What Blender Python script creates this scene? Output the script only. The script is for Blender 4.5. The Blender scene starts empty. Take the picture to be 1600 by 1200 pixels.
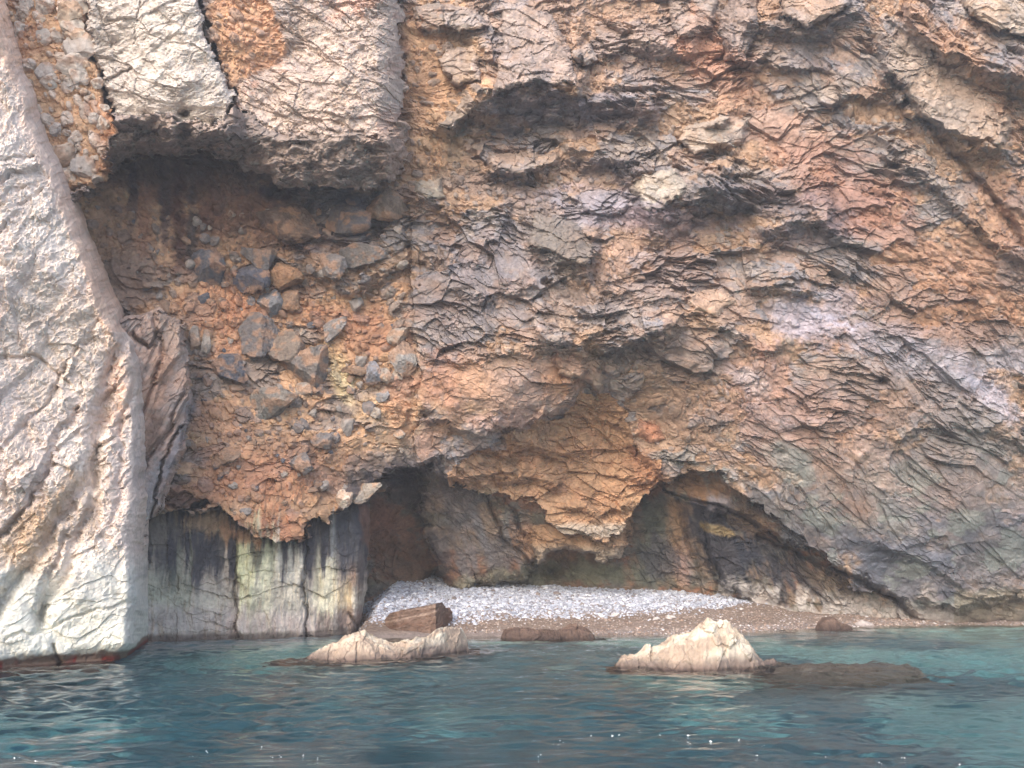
import bpy, math, time
import numpy as np
T0 = time.time()
F32 = np.float32
# ------------------------------------------------------------------ camera, sky, sun, exposure
FPX = 1716.0                       # focal length in photo pixels (1600 wide)
PITCH = math.atan(280.0 / FPX)     # the horizon lies 280 photo pixels under the centre
CAMZ = 2.0
sc = bpy.context.scene
cam = bpy.data.cameras.new('camera'); camo = bpy.data.objects.new('camera', cam)
sc.collection.objects.link(camo); sc.camera = camo
cam.sensor_width = 36.0; cam.lens = 36.0 * FPX / 1600.0; cam.clip_end = 2000.0
camo.location = (0, 0, CAMZ); camo.rotation_euler = (math.pi / 2 + PITCH, 0, 0)
SUN_EL = math.radians(32); SUN_AZ = math.radians(202)      # azimuth clockwise from +Y: behind the camera, to its left
w = bpy.data.worlds.new('World'); sc.world = w; w.use_nodes = True
nt = w.node_tree
sky = nt.nodes.new('ShaderNodeTexSky'); sky.sky_type = 'NISHITA'; sky.sun_disc = False
sky.sun_elevation = SUN_EL; sky.sun_rotation = SUN_AZ; sky.dust_density = 3.0; sky.air_density = 1.0
bg = nt.nodes['Background']; bg.inputs[1].default_value = 0.15
nt.links.new(sky.outputs[0], bg.inputs[0])
sun = bpy.data.lights.new('sun', 'SUN'); suno = bpy.data.objects.new('sun', sun); sc.collection.objects.link(suno)
sun.energy = 0.9; sun.angle = math.radians(45); sun.color = (1.0, 0.95, 0.88)
# sun direction vector: from the scene to the sun
sx_, sy_, sz_ = math.sin(SUN_AZ) * math.cos(SUN_EL), math.cos(SUN_AZ) * math.cos(SUN_EL), math.sin(SUN_EL)
from mathutils import Vector
suno.rotation_euler = Vector((sx_, sy_, sz_)).to_track_quat('Z', 'Y').to_euler()
sc.view_settings.view_transform = 'Standard'; sc.view_settings.look = 'None'
sc.view_settings.exposure = 1.66; sc.view_settings.gamma = 1.0
sc.cycles.max_bounces = 8; sc.cycles.transparent_max_bounces = 8
sc.cycles.sample_clamp_indirect = 6.0

# ------------------------------------------------------------------ numpy toolkit
def ray(u, v):
    """direction through photo pixel (u, v) with unit y"""
    a = (600.0 - v) / FPX
    y = math.cos(PITCH) - a * math.sin(PITCH)
    z = math.sin(PITCH) + a * math.cos(PITCH)
    return (u - 800.0) / FPX / y, z / y
def at(u, v, D):
    rx, rz = ray(u, v); return (rx * D, D, CAMZ + rz * D)
def dist0(v, z=0.0):
    rx, rz = ray(800.0, v); return (z - CAMZ) / rz
def hsh(ix, iy, s):
    n = ix.astype(np.int32).view(np.uint32) * np.uint32(374761393) + iy.astype(np.int32).view(np.uint32) * np.uint32(668265263) + np.uint32((s * 2246822519) & 0xffffffff)
    n = (n ^ (n >> np.uint32(13))) * np.uint32(1274126177)
    n ^= n >> np.uint32(16)
    n = n * np.uint32(2654435761); n ^= n >> np.uint32(15)
    return (n & np.uint32(0xffffff)).astype(F32) / F32(16777216.0)
def vn(x, y, s):
    x = x.astype(F32); y = y.astype(F32)
    fx = np.floor(x); fy = np.floor(y); ix = fx.astype(np.int32); iy = fy.astype(np.int32)
    tx = x - fx; ty = y - fy; tx = tx * tx * (3 - 2 * tx); ty = ty * ty * (3 - 2 * ty)
    a = hsh(ix, iy, s); b = hsh(ix + 1, iy, s); c = hsh(ix, iy + 1, s); d = hsh(ix + 1, iy + 1, s)
    return (a + (b - a) * tx) * (1 - ty) + (c + (d - c) * tx) * ty - F32(0.5)
def fbm(x, y, s, o=4, g=0.5):
    r = 0; A = 1.0
    for k in range(o):
        r = r + A * vn(x * 2.03 ** k + 17.3 * k, y * 2.03 ** k - 9.1 * k, s + k * 31); A *= g
    return r * 1.6
def voro(a, b, s, jit=0.85):
    a = a.astype(F32); b = b.astype(F32)
    fa = np.floor(a).astype(np.int32); fb = np.floor(b).astype(np.int32)
    F1 = np.full(a.shape, 9, F32); F2 = np.full(a.shape, 9, F32)
    DA = np.zeros(a.shape, F32); DB = np.zeros(a.shape, F32); IA = np.zeros(a.shape, np.int32); IB = np.zeros(a.shape, np.int32)
    for i in (-1, 0, 1):
        for j in (-1, 0, 1):
            ca = fa + i; cb = fb + j
            da = a - (ca + 0.5 + jit * (hsh(ca, cb, s) - 0.5)); db = b - (cb + 0.5 + jit * (hsh(ca, cb, s + 7) - 0.5))
            d = np.sqrt(da * da + db * db)
            m = d < F1
            F2 = np.where(m, F1, np.minimum(F2, d)); F1 = np.where(m, d, F1)
            DA = np.where(m, da, DA); DB = np.where(m, db, DB); IA = np.where(m, ca, IA); IB = np.where(m, cb, IB)
    return F1, F2, DA, DB, IA, IB
def shingle(x, z, sx, sz, ang, s, ro=0.5, tb=0.8, rt=0.7, crack=0.15):
    """broken plates: every cell is a tilted facet that stands out along its lower edge"""
    c, n = math.cos(ang), math.sin(ang)
    a = (x * c + z * n) / sx; b = (-x * n + z * c) / sz
    F1, F2, da, db, ia, ib = voro(a, b, s)
    h = ro * (hsh(ia, ib, s + 3) - 0.5) - (tb + rt * (hsh(ia, ib, s + 4) - 0.5)) * db + rt * (hsh(ia, ib, s + 5) - 0.5) * da
    h = np.clip(h, -0.8, 0.9) - crack * np.clip(1 - (F2 - F1) / 0.12, 0, 1)
    return h, ia, ib, F1, F2
def lumps(x, z, sc_, s, keep=0.5):
    F1, F2, da, db, ia, ib = voro(x / sc_, z / sc_, s, 0.7)
    r = hsh(ia, ib, s + 3); R = 0.28 + 0.25 * hsh(ia, ib, s + 4)
    e = np.abs(da * (0.9 + 0.5 * hsh(ia, ib, s + 6)) + 0.3 * db) ** 2.2 + np.abs(db) ** 2.2
    q = np.clip(1 - e / R ** 2.2, 0, 1)
    return np.where(r > 1 - keep, q ** 0.45, 0).astype(F32), ia, ib
def sm(x, a, b):
    t = np.clip((x - a) / (b - a), 0, 1); return t * t * (3 - 2 * t)
def sd_poly(u, v, P):
    """signed distance to a polygon, positive inside; u, v full grids"""
    P = np.array(P, float); n = len(P)
    d = np.full(u.shape, 1e9, F32); inside = np.zeros(u.shape, bool)
    for i in range(n):
        x0, y0 = P[i]; x1, y1 = P[(i + 1) % n]
        ex, ey = x1 - x0, y1 - y0
        t = np.clip(((u - x0) * ex + (v - y0) * ey) / (ex * ex + ey * ey + 1e-9), 0, 1)
        d = np.minimum(d, (u - x0 - t * ex) ** 2 + (v - y0 - t * ey) ** 2)
        c = ((y0 <= v) != (y1 <= v)) & (u < (x1 - x0) * (v - y0) / (y1 - y0 + 1e-12) + x0)
        inside ^= c
    d = np.sqrt(d)
    return np.where(inside, d, -d)
def local(u, v, pts, pad):
    """rows and columns of the grid around a set of points (all grids are rectilinear in u, v)"""
    P = np.array(pts, float); uu = u[0]; vv = v[:, 0]
    i0, i1 = np.searchsorted(uu, [P[:, 0].min() - pad, P[:, 0].max() + pad]); j0, j1 = np.searchsorted(vv, [P[:, 1].min() - pad, P[:, 1].max() + pad])
    return slice(max(j0, 0), max(j1, j0 + 1)), slice(max(i0, 0), max(i1, i0 + 1))
def d_line(u, v, pts):
    d = np.full(u.shape, 1e9, F32)
    for (x0, y0), (x1, y1) in zip(pts[:-1], pts[1:]):
        ex, ey = x1 - x0, y1 - y0
        t = np.clip(((u - x0) * ex + (v - y0) * ey) / (ex * ex + ey * ey + 1e-9), 0, 1)
        d = np.minimum(d, (u - x0 - t * ex) ** 2 + (v - y0 - t * ey) ** 2)
    return np.sqrt(d)
def tps(pts):
    P = np.array(pts, float); X = P[:, :2] / 500.0; n = len(P)
    r2 = ((X[:, None] - X[None]) ** 2).sum(2)
    K = 0.5 * r2 * np.log(r2 + 1e-9) + np.eye(n) * 0.002
    A = np.zeros((n + 3, n + 3)); A[:n, :n] = K; A[:n, n] = 1; A[:n, n + 1:] = X; A[n, :n] = 1; A[n + 1:, :n] = X.T
    W = np.linalg.solve(A, np.r_[P[:, 2], 0, 0, 0])
    def f(u, v):
        x = (u / 500.0).astype(F32); y = (v / 500.0).astype(F32)
        o = (W[n] + W[n + 1] * x + W[n + 2] * y).astype(F32)
        for i in range(n):
            q = (x - F32(X[i, 0])) ** 2 + (y - F32(X[i, 1])) ** 2
            o += F32(0.5 * W[i]) * q * np.log(q + F32(1e-9))
        return o
    return f
def pl(u, pts):
    P = np.array(pts, float); return np.interp(u, P[:, 0], P[:, 1]).astype(F32)
def lin(c):
    c = np.array(c, float) / 255.0
    return (np.where(c <= 0.04045, c / 12.92, ((c + 0.055) / 1.055) ** 2.4)).astype(F32)
class Paint:
    def __init__(s, shape, base): s.c = np.empty(shape + (3,), F32); s.c[:] = lin(base)
    def mix(s, m, c):
        m = np.clip(m, 0, 1)[..., None]; s.c = s.c * (1 - m) + lin(c) * m
    def blob(s, u, v, cu, cv, ru, rv, ang, c, k=1.0, n=None, sharp=1.0):
        R = max(ru, rv) * 2.2; sl = local(u, v, [(cu, cv)], R); U = u[sl] - cu; V = v[sl] - cv
        if U.size == 0: return
        a = math.radians(ang); p = (U * math.cos(a) + V * math.sin(a)) / ru; q = (-U * math.sin(a) + V * math.cos(a)) / rv
        d = 1 - np.sqrt(p * p + q * q)
        if n is not None: d = d + n[sl]
        m = (np.clip(0.5 + d * 1.4 * sharp, 0, 1) * k)[..., None]
        s.c[sl] = s.c[sl] * (1 - m) + lin(c) * m

# ------------------------------------------------------------------ blender helpers
COL = sc.collection
def mesh_np(name, V, Fq, mat, col=None, smooth=False, parent=None):
    me = bpy.data.meshes.new(name); V = np.ascontiguousarray(V, F32).reshape(-1, 3)
    k = Fq.shape[1]
    me.vertices.add(len(V)); me.vertices.foreach_set('co', V.ravel())
    me.loops.add(Fq.size); me.loops.foreach_set('vertex_index', Fq.astype(np.int32).ravel())
    me.polygons.add(len(Fq)); me.polygons.foreach_set('loop_start', np.arange(0, Fq.size, k, dtype=np.int32))
    me.polygons.foreach_set('loop_total', np.full(len(Fq), k, np.int32))
    me.polygons.foreach_set('use_smooth', np.full(len(Fq), smooth, bool))
    if col is not None:
        ca = me.color_attributes.new('rock_colour', 'FLOAT_COLOR', 'POINT')
        cc = np.ones((len(V), 4), F32); cc[:, :3] = col.reshape(-1, 3); ca.data.foreach_set('color', cc.ravel())
    me.update(); me.validate()
    o = bpy.data.objects.new(name, me); COL.objects.link(o); me.materials.append(mat)
    if parent: o.parent = parent
    return o
def tag(o, label=None, cat=None, group=None, kind=None):
    if label: o['label'] = label
    if cat: o['category'] = cat
    if group: o['group'] = group
    if kind: o['kind'] = kind
    return o
def grid_faces(nv, nu):
    i = np.arange(nv * nu).reshape(nv, nu)
    return np.stack([i[1:, :-1], i[1:, 1:], i[:-1, 1:], i[:-1, :-1]], -1).reshape(-1, 4)
def sub_mesh(name, P, C, faces, mat, smooth=False, parent=None):
    idx = np.unique(faces); mp = np.full(len(P), -1, np.int64); mp[idx] = np.arange(len(idx))
    return mesh_np(name, P[idx], mp[faces], mat, None if C is None else C[idx], smooth, parent)
def mat_rock(name, fine=14.0, bump=0.6, rough=0.9, contrast=0.5, spec=0.25, stretch=(1, 1, 1)):
    m = bpy.data.materials.new(name); m.use_nodes = True; t = m.node_tree; N = t.nodes; L = t.links
    b = N['Principled BSDF']; b.inputs['Roughness'].default_value = rough; b.inputs['Specular IOR Level'].default_value = spec
    at_ = N.new('ShaderNodeAttribute'); at_.attribute_name = 'rock_colour'
    tc = N.new('ShaderNodeTexCoord'); mp = N.new('ShaderNodeMapping'); mp.inputs['Scale'].default_value = stretch
    L.new(tc.outputs['Object'], mp.inputs[0])
    n1 = N.new('ShaderNodeTexNoise'); n1.inputs['Scale'].default_value = fine; n1.inputs['Detail'].default_value = 8; n1.inputs['Roughness'].default_value = 0.7
    n2 = N.new('ShaderNodeTexNoise'); n2.inputs['Scale'].default_value = fine * 0.28; n2.inputs['Detail'].default_value = 6
    L.new(mp.outputs[0], n1.inputs['Vector']); L.new(mp.outputs[0], n2.inputs['Vector'])
    ad = N.new('ShaderNodeMath'); ad.operation = 'ADD'; L.new(n1.outputs[0], ad.inputs[0]); L.new(n2.outputs[0], ad.inputs[1])
    mr = N.new('ShaderNodeMapRange'); mr.inputs[1].default_value = 0.7; mr.inputs[2].default_value = 1.3
    mr.inputs[3].default_value = 1 - contrast; mr.inputs[4].default_value = 1 + contrast; L.new(ad.outputs[0], mr.inputs[0])
    hs = N.new('ShaderNodeHueSaturation'); L.new(at_.outputs[0], hs.inputs['Color']); L.new(mr.outputs[0], hs.inputs['Value'])
    L.new(hs.outputs[0], b.inputs['Base Color'])
    v = N.new('ShaderNodeTexVoronoi'); v.inputs['Scale'].default_value = fine * 0.9; v.feature = 'F1'; L.new(mp.outputs[0], v.inputs['Vector'])
    ad2 = N.new('ShaderNodeMath'); ad2.operation = 'ADD'; L.new(n1.outputs[0], ad2.inputs[0]); L.new(v.outputs[0], ad2.inputs[1])
    bp = N.new('ShaderNodeBump'); bp.inputs['Strength'].default_value = bump; bp.inputs['Distance'].default_value = 0.03
    L.new(ad2.outputs[0], bp.inputs['Height']); L.new(bp.outputs[0], b.inputs['Normal'])
    return m
M_CLIFF = mat_rock('fractured_rock', 9.0, 0.55, 0.85, 0.42)
M_PALE = mat_rock('pale_limestone', 11.0, 0.6, 0.9, 0.25)
M_STONE = mat_rock('embedded_stone', 14.0, 0.9, 0.95, 0.35, 0.1)
M_PEB = mat_rock('beach_pebbles', 40.0, 0.2, 0.8, 0.2)
M_SAND = mat_rock('beach_gravel', 34.0, 0.9, 0.9, 0.35)
M_BED = mat_rock('sea_bed_rock', 6.0, 0.3, 0.95, 0.4)

# ------------------------------------------------------------------ the cliff sheet: rows and columns over the photographed wall
STEP = 1.25
U1 = np.r_[np.arange(-420, -60, 6.0), np.arange(-60, 1660, STEP), np.arange(1660, 2100, 6.0)]
V1 = np.r_[np.arange(-520, -40, 6.0), np.arange(-40, 1024, STEP)]
U, V = np.meshgrid(U1.astype(F32), V1.astype(F32))
print('grid', U.shape)
jag = fbm(U / 26, V / 20, 11, 4, 0.6); jag2 = fbm(U / 26, V / 20, 57, 4, 0.6)
cl, cl2 = voro((U + 8 * jag) / 22, (V + 8 * jag2) / 14, 91)[4:6]     # blocky raggedness for edges
blk = hsh(cl, cl2, 5) - 0.5
UW = U + 9 * jag + 8 * blk; VW = V + 9 * jag2 + 11 * (hsh(cl, cl2, 6) - 0.5)

main = tps([(-300, -400, 25.5), (300, -400, 26), (640, -400, 28.3), (1100, -400, 28.5), (1800, -400, 27.5), (0, 0, 27.5), (640, 0, 29.3), (860, 0, 29.6), (1200, 0, 29.8), (1600, 0, 28.6),
    (700, 250, 30.6), (1000, 250, 31.0), (1300, 250, 31.0), (1600, 250, 30.2), (700, 480, 31.0), (1100, 480, 31.4), (1500, 480, 31.8), (660, 700, 32.6), (800, 640, 31.6),
    (820, 720, 34.2), (950, 660, 34.6), (900, 820, 35.2), (1040, 730, 34.3), (1010, 560, 31.8), (1200, 700, 33.2), (1550, 700, 33.4), (1250, 840, 35.0), (1340, 915, 36.4), (1400, 970, 37.0), (1500, 860, 35.0), (1600, 975, 37.4),
    (2050, 900, 37), (2050, 300, 31), (130, 320, 28.2), (250, 260, 29.3), (400, 290, 29.8), (560, 310, 30.0), (250, 480, 29.3), (450, 500, 31.0), (600, 500, 31.4), (250, 700, 29.2), (400, 720, 30.0), (560, 720, 31.6), (300, 800, 29.3), (440, 845, 30.3), (560, 765, 32.0),
    (0, 600, 29), (-300, 300, 28), (-300, 900, 29)])
back = tps([(575, 930, 38), (580, 750, 35.4), (650, 720, 35.2), (630, 930, 38.6), (685, 905, 39.6), (760, 740, 35.4), (900, 900, 38.8), (980, 760, 37.4), (1000, 905, 38.8), (1060, 750, 35.6), (1100, 800, 36.4),
    (1150, 780, 35.3), (1120, 915, 38.5), (1200, 940, 37.7), (1300, 952, 37.4), (1250, 870, 36.6), (1400, 972, 37.1), (1340, 900, 37.3), (1500, 990, 37.4), (800, 1010, 39.5), (1200, 1010, 37.6)])
LIP = [(-500, 870), (205, 862), (240, 815), (262, 800), (290, 793), (330, 792), (365, 812), (400, 838), (440, 850), (470, 838), (500, 818), (530, 797), (558, 775), (575, 768), (600, 748), (640, 727), (690, 735), (715, 757), (755, 768),
       (800, 778), (838, 788), (852, 805), (868, 825), (890, 838), (930, 846), (962, 842), (985, 820), (998, 790), (1012, 770), (1035, 752), (1050, 757), (1075, 740), (1110, 738), (1140, 748), (1162, 772), (1200, 798), (1235, 822), (1262, 850), (1300, 884), (1340, 912), (1400, 942), (1440, 1100), (2200, 1100)]
Dm = main(U, V); Db = back(U, V)
slabD = 28.9 + (U - 207) * (3.6 / 358) + 0.0008 * (V - 1000) * -1
lipv = pl(U + 6 * jag, LIP)
slabedge = np.interp(V, [700, 770, 930, 985, 1030], [579, 578, 572, 563, 560]) + 3 * jag
REG = np.zeros(U.shape, np.int8)          # which mass a point belongs to
D = Dm.copy()
# clay and plates left of the joint sit deeper than the broken wall to its right
jointu = pl(V, [(-500, 628), (200, 633), (290, 640), (420, 640), (560, 652), (640, 645), (740, 641)]) + 9 * fbm(U / 90, V / 60, 77, 4) * sm(V, 200, 700) * 1.5 + 4 * jag
jr = np.clip((U - jointu), -40, 400)
jk = sm(V, 240, 300) * (1 - sm(V, 715, 740))
D -= jk * sm(V, 260, 480) * np.where(U > jointu, 0.30 * np.exp(-jr / 110), -0.12 * np.exp(jr / 12))

# ---- undersides and lips of the broken beds:  edge line, height of the underside (px), jut (m), rise above (px)
LEDGE = [([(738, 158), (765, 140), (800, 134), (840, 130), (905, 142)], 62, 1.5, 135), ([(903, 150), (950, 148), (1000, 165), (1022, 168)], 38, .9, 60), ([(676, 200), (705, 192), (745, 160)], 24, .6, 60),
    ([(885, 232), (950, 243), (1000, 262), (1060, 268)], 34, .8, 50), ([(1003, 326), (1035, 328), (1062, 302), (1100, 293), (1140, 300)], 62, 1.1, 70), ([(1085, 292), (1150, 288), (1230, 300), (1295, 325)], 52, 1.0, 55),
    ([(1185, 356), (1250, 345), (1315, 352)], 32, .7, 40), ([(765, 266), (820, 270), (872, 254)], 22, .5, 50), ([(645, 312), (720, 325), (790, 332)], 20, .4, 40), ([(828, 384), (870, 400), (916, 420), (928, 392)], 34, .8, 90),
    ([(485, 418), (515, 430), (547, 457), (572, 440), (596, 428), (638, 408)], 22, .55, 85), ([(990, 62), (1060, 76), (1085, 74)], 22, .5, 60), ([(1378, 100), (1420, 150), (1470, 192), (1520, 218), (1570, 226)], 34, 1.0, 110),
    ([(1420, 22), (1470, 70), (1530, 105), (1660, 135)], 36, 1.1, 90), ([(1160, 36), (1210, 40), (1250, 52), (1300, 38), (1340, 10)], 18, .6, 60), ([(840, 515), (870, 535), (930, 528), (1000, 525), (1060, 508)], 30, .8, 70),
    ([(655, 548), (720, 562), (800, 548), (880, 540)], 14, .3, 40), ([(1078, 488), (1130, 510), (1180, 540), (1215, 548)], 14, .35, 40), ([(1170, 452), (1215, 447), (1272, 458)], 18, .6, 40),
    ([(660, 655), (700, 662), (745, 670), (800, 666), (848, 662)], 12, .5, 90), ([(640, 724), (680, 722), (700, 712), (740, 700), (772, 690)], 14, .4, 50), ([(845, 664), (850, 640), (880, 632), (905, 606)], 18, .6, 60),
    ([(1300, 130), (1340, 150), (1390, 148)], 12, .4, 40), ([(985, 690), (1000, 710), (1040, 745), (1065, 748)], 14, .6, 70), ([(1400, 690), (1450, 660), (1540, 672), (1600, 690)], 12, .3, 60),
    ([(1090, 180), (1130, 190), (1140, 182)], 14, .4, 50), ([(700, 450), (760, 462), (830, 440)], 12, .3, 50), ([(655, 395), (700, 410), (760, 400)], 14, .35, 50), ([(940, 445), (1010, 470), (1080, 462)], 14, .4, 60),
    ([(1290, 880), (1350, 900), (1410, 935), (1440, 955)], 12, .35, 60), ([(1368, 855), (1410, 862), (1460, 880), (1500, 915)], 12, .4, 70), ([(300, 395), (345, 408), (352, 440)], 12, .3, 60),
    ([(1440, 925), (1490, 945), (1560, 930), (1640, 925)], 16, .6, 60), ([(1380, 240), (1440, 270), (1500, 320), (1560, 380), (1620, 412)], 16, .5, 45), ([(1200, 95), (1250, 110), (1300, 100)], 12, .4, 35),
    ([(900, 80), (935, 92), (970, 70)], 14, .4, 45), ([(1140, 60), (1150, 95), (1180, 98), (1200, 80)], 16, .5, 80), ([(700, 742), (760, 750), (830, 745), (880, 760)], 12, .5, 40), ([(800, 690), (860, 705), (920, 700)], 10, .4, 30), ([(880, 790), (930, 805), (985, 790)], 10, .45, 36), ([(930, 650), (960, 668), (1000, 668)], 8, .3, 24), ([(960, 735), (1000, 748), (1030, 735)], 9, .35, 28)]
for pts, h, p, Hh in LEDGE:
    us = [q[0] for q in pts]; sl = local(U, V, pts, Hh + h + 30)
    u = UW[sl] * 0.35 + U[sl] * 0.65; v = VW[sl] * 0.7 + V[sl] * 0.3
    u = U[sl] + 0.55 * (UW[sl] - U[sl]); v = V[sl] + 0.9 * (VW[sl] - V[sl])
    if us[0] > us[-1]: pts = pts[::-1]
    dv = v - pl(u, sorted(pts)); end = sm(u, min(us) - 14, min(us) + 8) * (1 - sm(u, max(us) - 8, max(us) + 14))
    D[sl] -= .85 * p * end * np.where(dv < 0, np.clip(1 + dv / Hh, 0, 1) ** 1.3, np.clip(1 - dv / h, 0, 1))

# ---- masses standing in front of the wall: name, outline, depth, bevel (px), bevel depth, raggedness
def mass(k, P, dep, bev=14, bd=0.5, rag=1.0):
    global sl_
    sl = local(U, V, P, 30); sl_ = sl; u = U[sl] + rag * (UW[sl] - U[sl]); v = V[sl] + rag * (VW[sl] - V[sl])
    s = sd_poly(u, v, P); d = dep(U[sl], V[sl]) if callable(dep) else dep
    d = d + bd * np.clip(1 - s / bev, 0, 1) ** 2
    m = (s > 0) & (d < D[sl])
    D[sl] = np.where(m, d, D[sl]); REG[sl] = np.where(m, k, REG[sl])
# conglomerate strip, pale block, second block, and the roof under them
RT = [(-500, 330), (60, 250), (100, 312), (165, 290), (175, 182), (230, 186), (350, 190), (372, 176), (430, 208), (480, 214), (600, 216), (634, 200)]
RB = [(-500, 420), (60, 330), (100, 350), (135, 300), (170, 262), (215, 240), (250, 243), (330, 240), (365, 252), (400, 272), (450, 294), (520, 300), (600, 290), (648, 250)]
PX0 = (U - 800) / 57; PZ0 = V / 57; BLB = .35 * fbm(PX0 * .45, PZ0 * .45, 73, 4)
vt = pl(UW, RT); vb = pl(UW, RB)
tt = np.clip((VW - vt) / np.maximum(vb - vt, 1), 0, 1)
Rroof = (U < jointu + 8 * jag + 2) & (VW < vb) & (VW > vt - 4)
ub = sm(U, 362, 384)
under = 25.9 + ub * (1.05 + .0012 * (U - 372)) + (2.2 - ub * .7) * tt ** 1.7 + .25 * fbm(PX0 * .8, PZ0 * 1.2, 71, 4) + ub * 1.5 * np.clip(1 - (642 - U) / 50, 0, 1) ** 2
D = np.where(Rroof & (under < D), under, D)
mass(1, [(-500, -700), (-500, 330), (55, 250), (95, 312), (120, 300), (165, 288), (182, 205), (150, 110), (138, 60), (128, -700)], lambda u, v: 26.6 + 0.0004 * v, 12, .4, 0.8)
mass(3, [(315, -700), (322, 40), (335, 90), (372, 170), (430, 206), (480, 214), (560, 214), (600, 218), (634, 198), (626, 0), (622, -700)], lambda u, v: 26.9 + BLB[sl_] + 0.0012 * (u - 330) + 1.5 * np.clip(1 - (630 - u) / 46, 0, 1) ** 2, 8, .12, 1.0)
mass(2, [(125, -700), (136, 40), (150, 100), (178, 182), (232, 186), (350, 190), (368, 168), (350, 120), (330, 86), (312, 0), (306, -700)], lambda u, v: 26.2 + BLB[sl_] + 0.0025 * np.abs(u - 250) + .5 * np.clip((v - 120) / 70, 0, 1) ** 2, 7, .2, 0.8)
mass(4, [(150, 470), (180, 500), (215, 492), (245, 482), (290, 508), (298, 600), (297, 660), (280, 725), (262, 772), (240, 822), (216, 862), (190, 905), (120, 900)], lambda u, v: 26.3 + (u - 200) * 0.012, 10, .5, 0.45)
# ---- below the lip: stained slab, cave, back wall
below = V + 1.25 * (VW - V) > lipv
Dbk = Db.copy(); RBK = np.full(U.shape, 9, np.int8)
def bmass(k, P, dep, bev=14, bd=0.5, rag=0.8):
    sl = local(U, V, P, 30); u = U[sl] + rag * (UW[sl] - U[sl]); v = V[sl] + rag * (VW[sl] - V[sl])
    s = sd_poly(u, v, P); d = dep(U[sl], V[sl]) if callable(dep) else dep
    d = d + bd * np.clip(1 - s / bev, 0, 1) ** 2
    m = (s > 0) & (d < Dbk[sl]); Dbk[sl] = np.where(m, d, Dbk[sl]); RBK[sl] = np.where(m, k, RBK[sl])
bmass(6, [(652, 700), (655, 790), (662, 830), (682, 880), (700, 925), (705, 1000), (735, 1000), (745, 912), (775, 918), (830, 905), (828, 885), (850, 880), (870, 862), (905, 845), (990, 820), (990, 700)], lambda u, v: 34.3 + 0.0205 * (v - 750) + 0.002 * np.abs(u - 760), 16, .6)
bmass(7, [(828, 780), (832, 850), (850, 878), (868, 862), (900, 868), (935, 872), (962, 872), (985, 855), (998, 780)], 35.9, 10, .5)
bmass(10, [(1035, 700), (1040, 765), (1075, 780), (1090, 792), (1112, 812), (1140, 800), (1170, 800), (1200, 830), (1225, 845), (1290, 870), (1250, 700)], 35.3, 12, .4)
bmass(11, [(1085, 790), (1100, 870), (1120, 912), (1180, 960), (1400, 1000), (1400, 940), (1330, 905), (1200, 815), (1130, 795)], lambda u, v: 36.0 + .0115 * (v - 800) - .0012 * (u - 1100), 18, .7)
slab = below & (U < slabedge)
er = np.clip(1 - (slabedge - U) / 22, 0, 1)
sD = slabD + 1.2 * er ** 2.5 - 0.25 * np.exp(-((U - 425) / 60) ** 2) + 0.22 * sm(U, 366, 371) * (1 - sm(U, 476, 482)) * -1
D = np.where(below, np.where(U < slabedge, sD, Dbk), D)
REG = np.where(below, np.where(U < slabedge, 8, RBK), REG).astype(np.int8)
# tongue of orange rock over the cave mouth
sl = local(U, V, [(650, 600), (1060, 860)], 10)
tg = sd_poly(UW[sl], VW[sl], [(690, 742), (740, 712), (780, 694), (848, 668), (886, 640), (910, 612), (950, 614), (985, 660), (1000, 710), (1050, 750), (1030, 760), (1000, 800), (985, 835), (960, 848), (880, 840), (840, 792), (750, 772)])
REG[sl] = np.where((tg > 0) & ~below[sl] & (REG[sl] == 0), 5, REG[sl])
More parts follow.
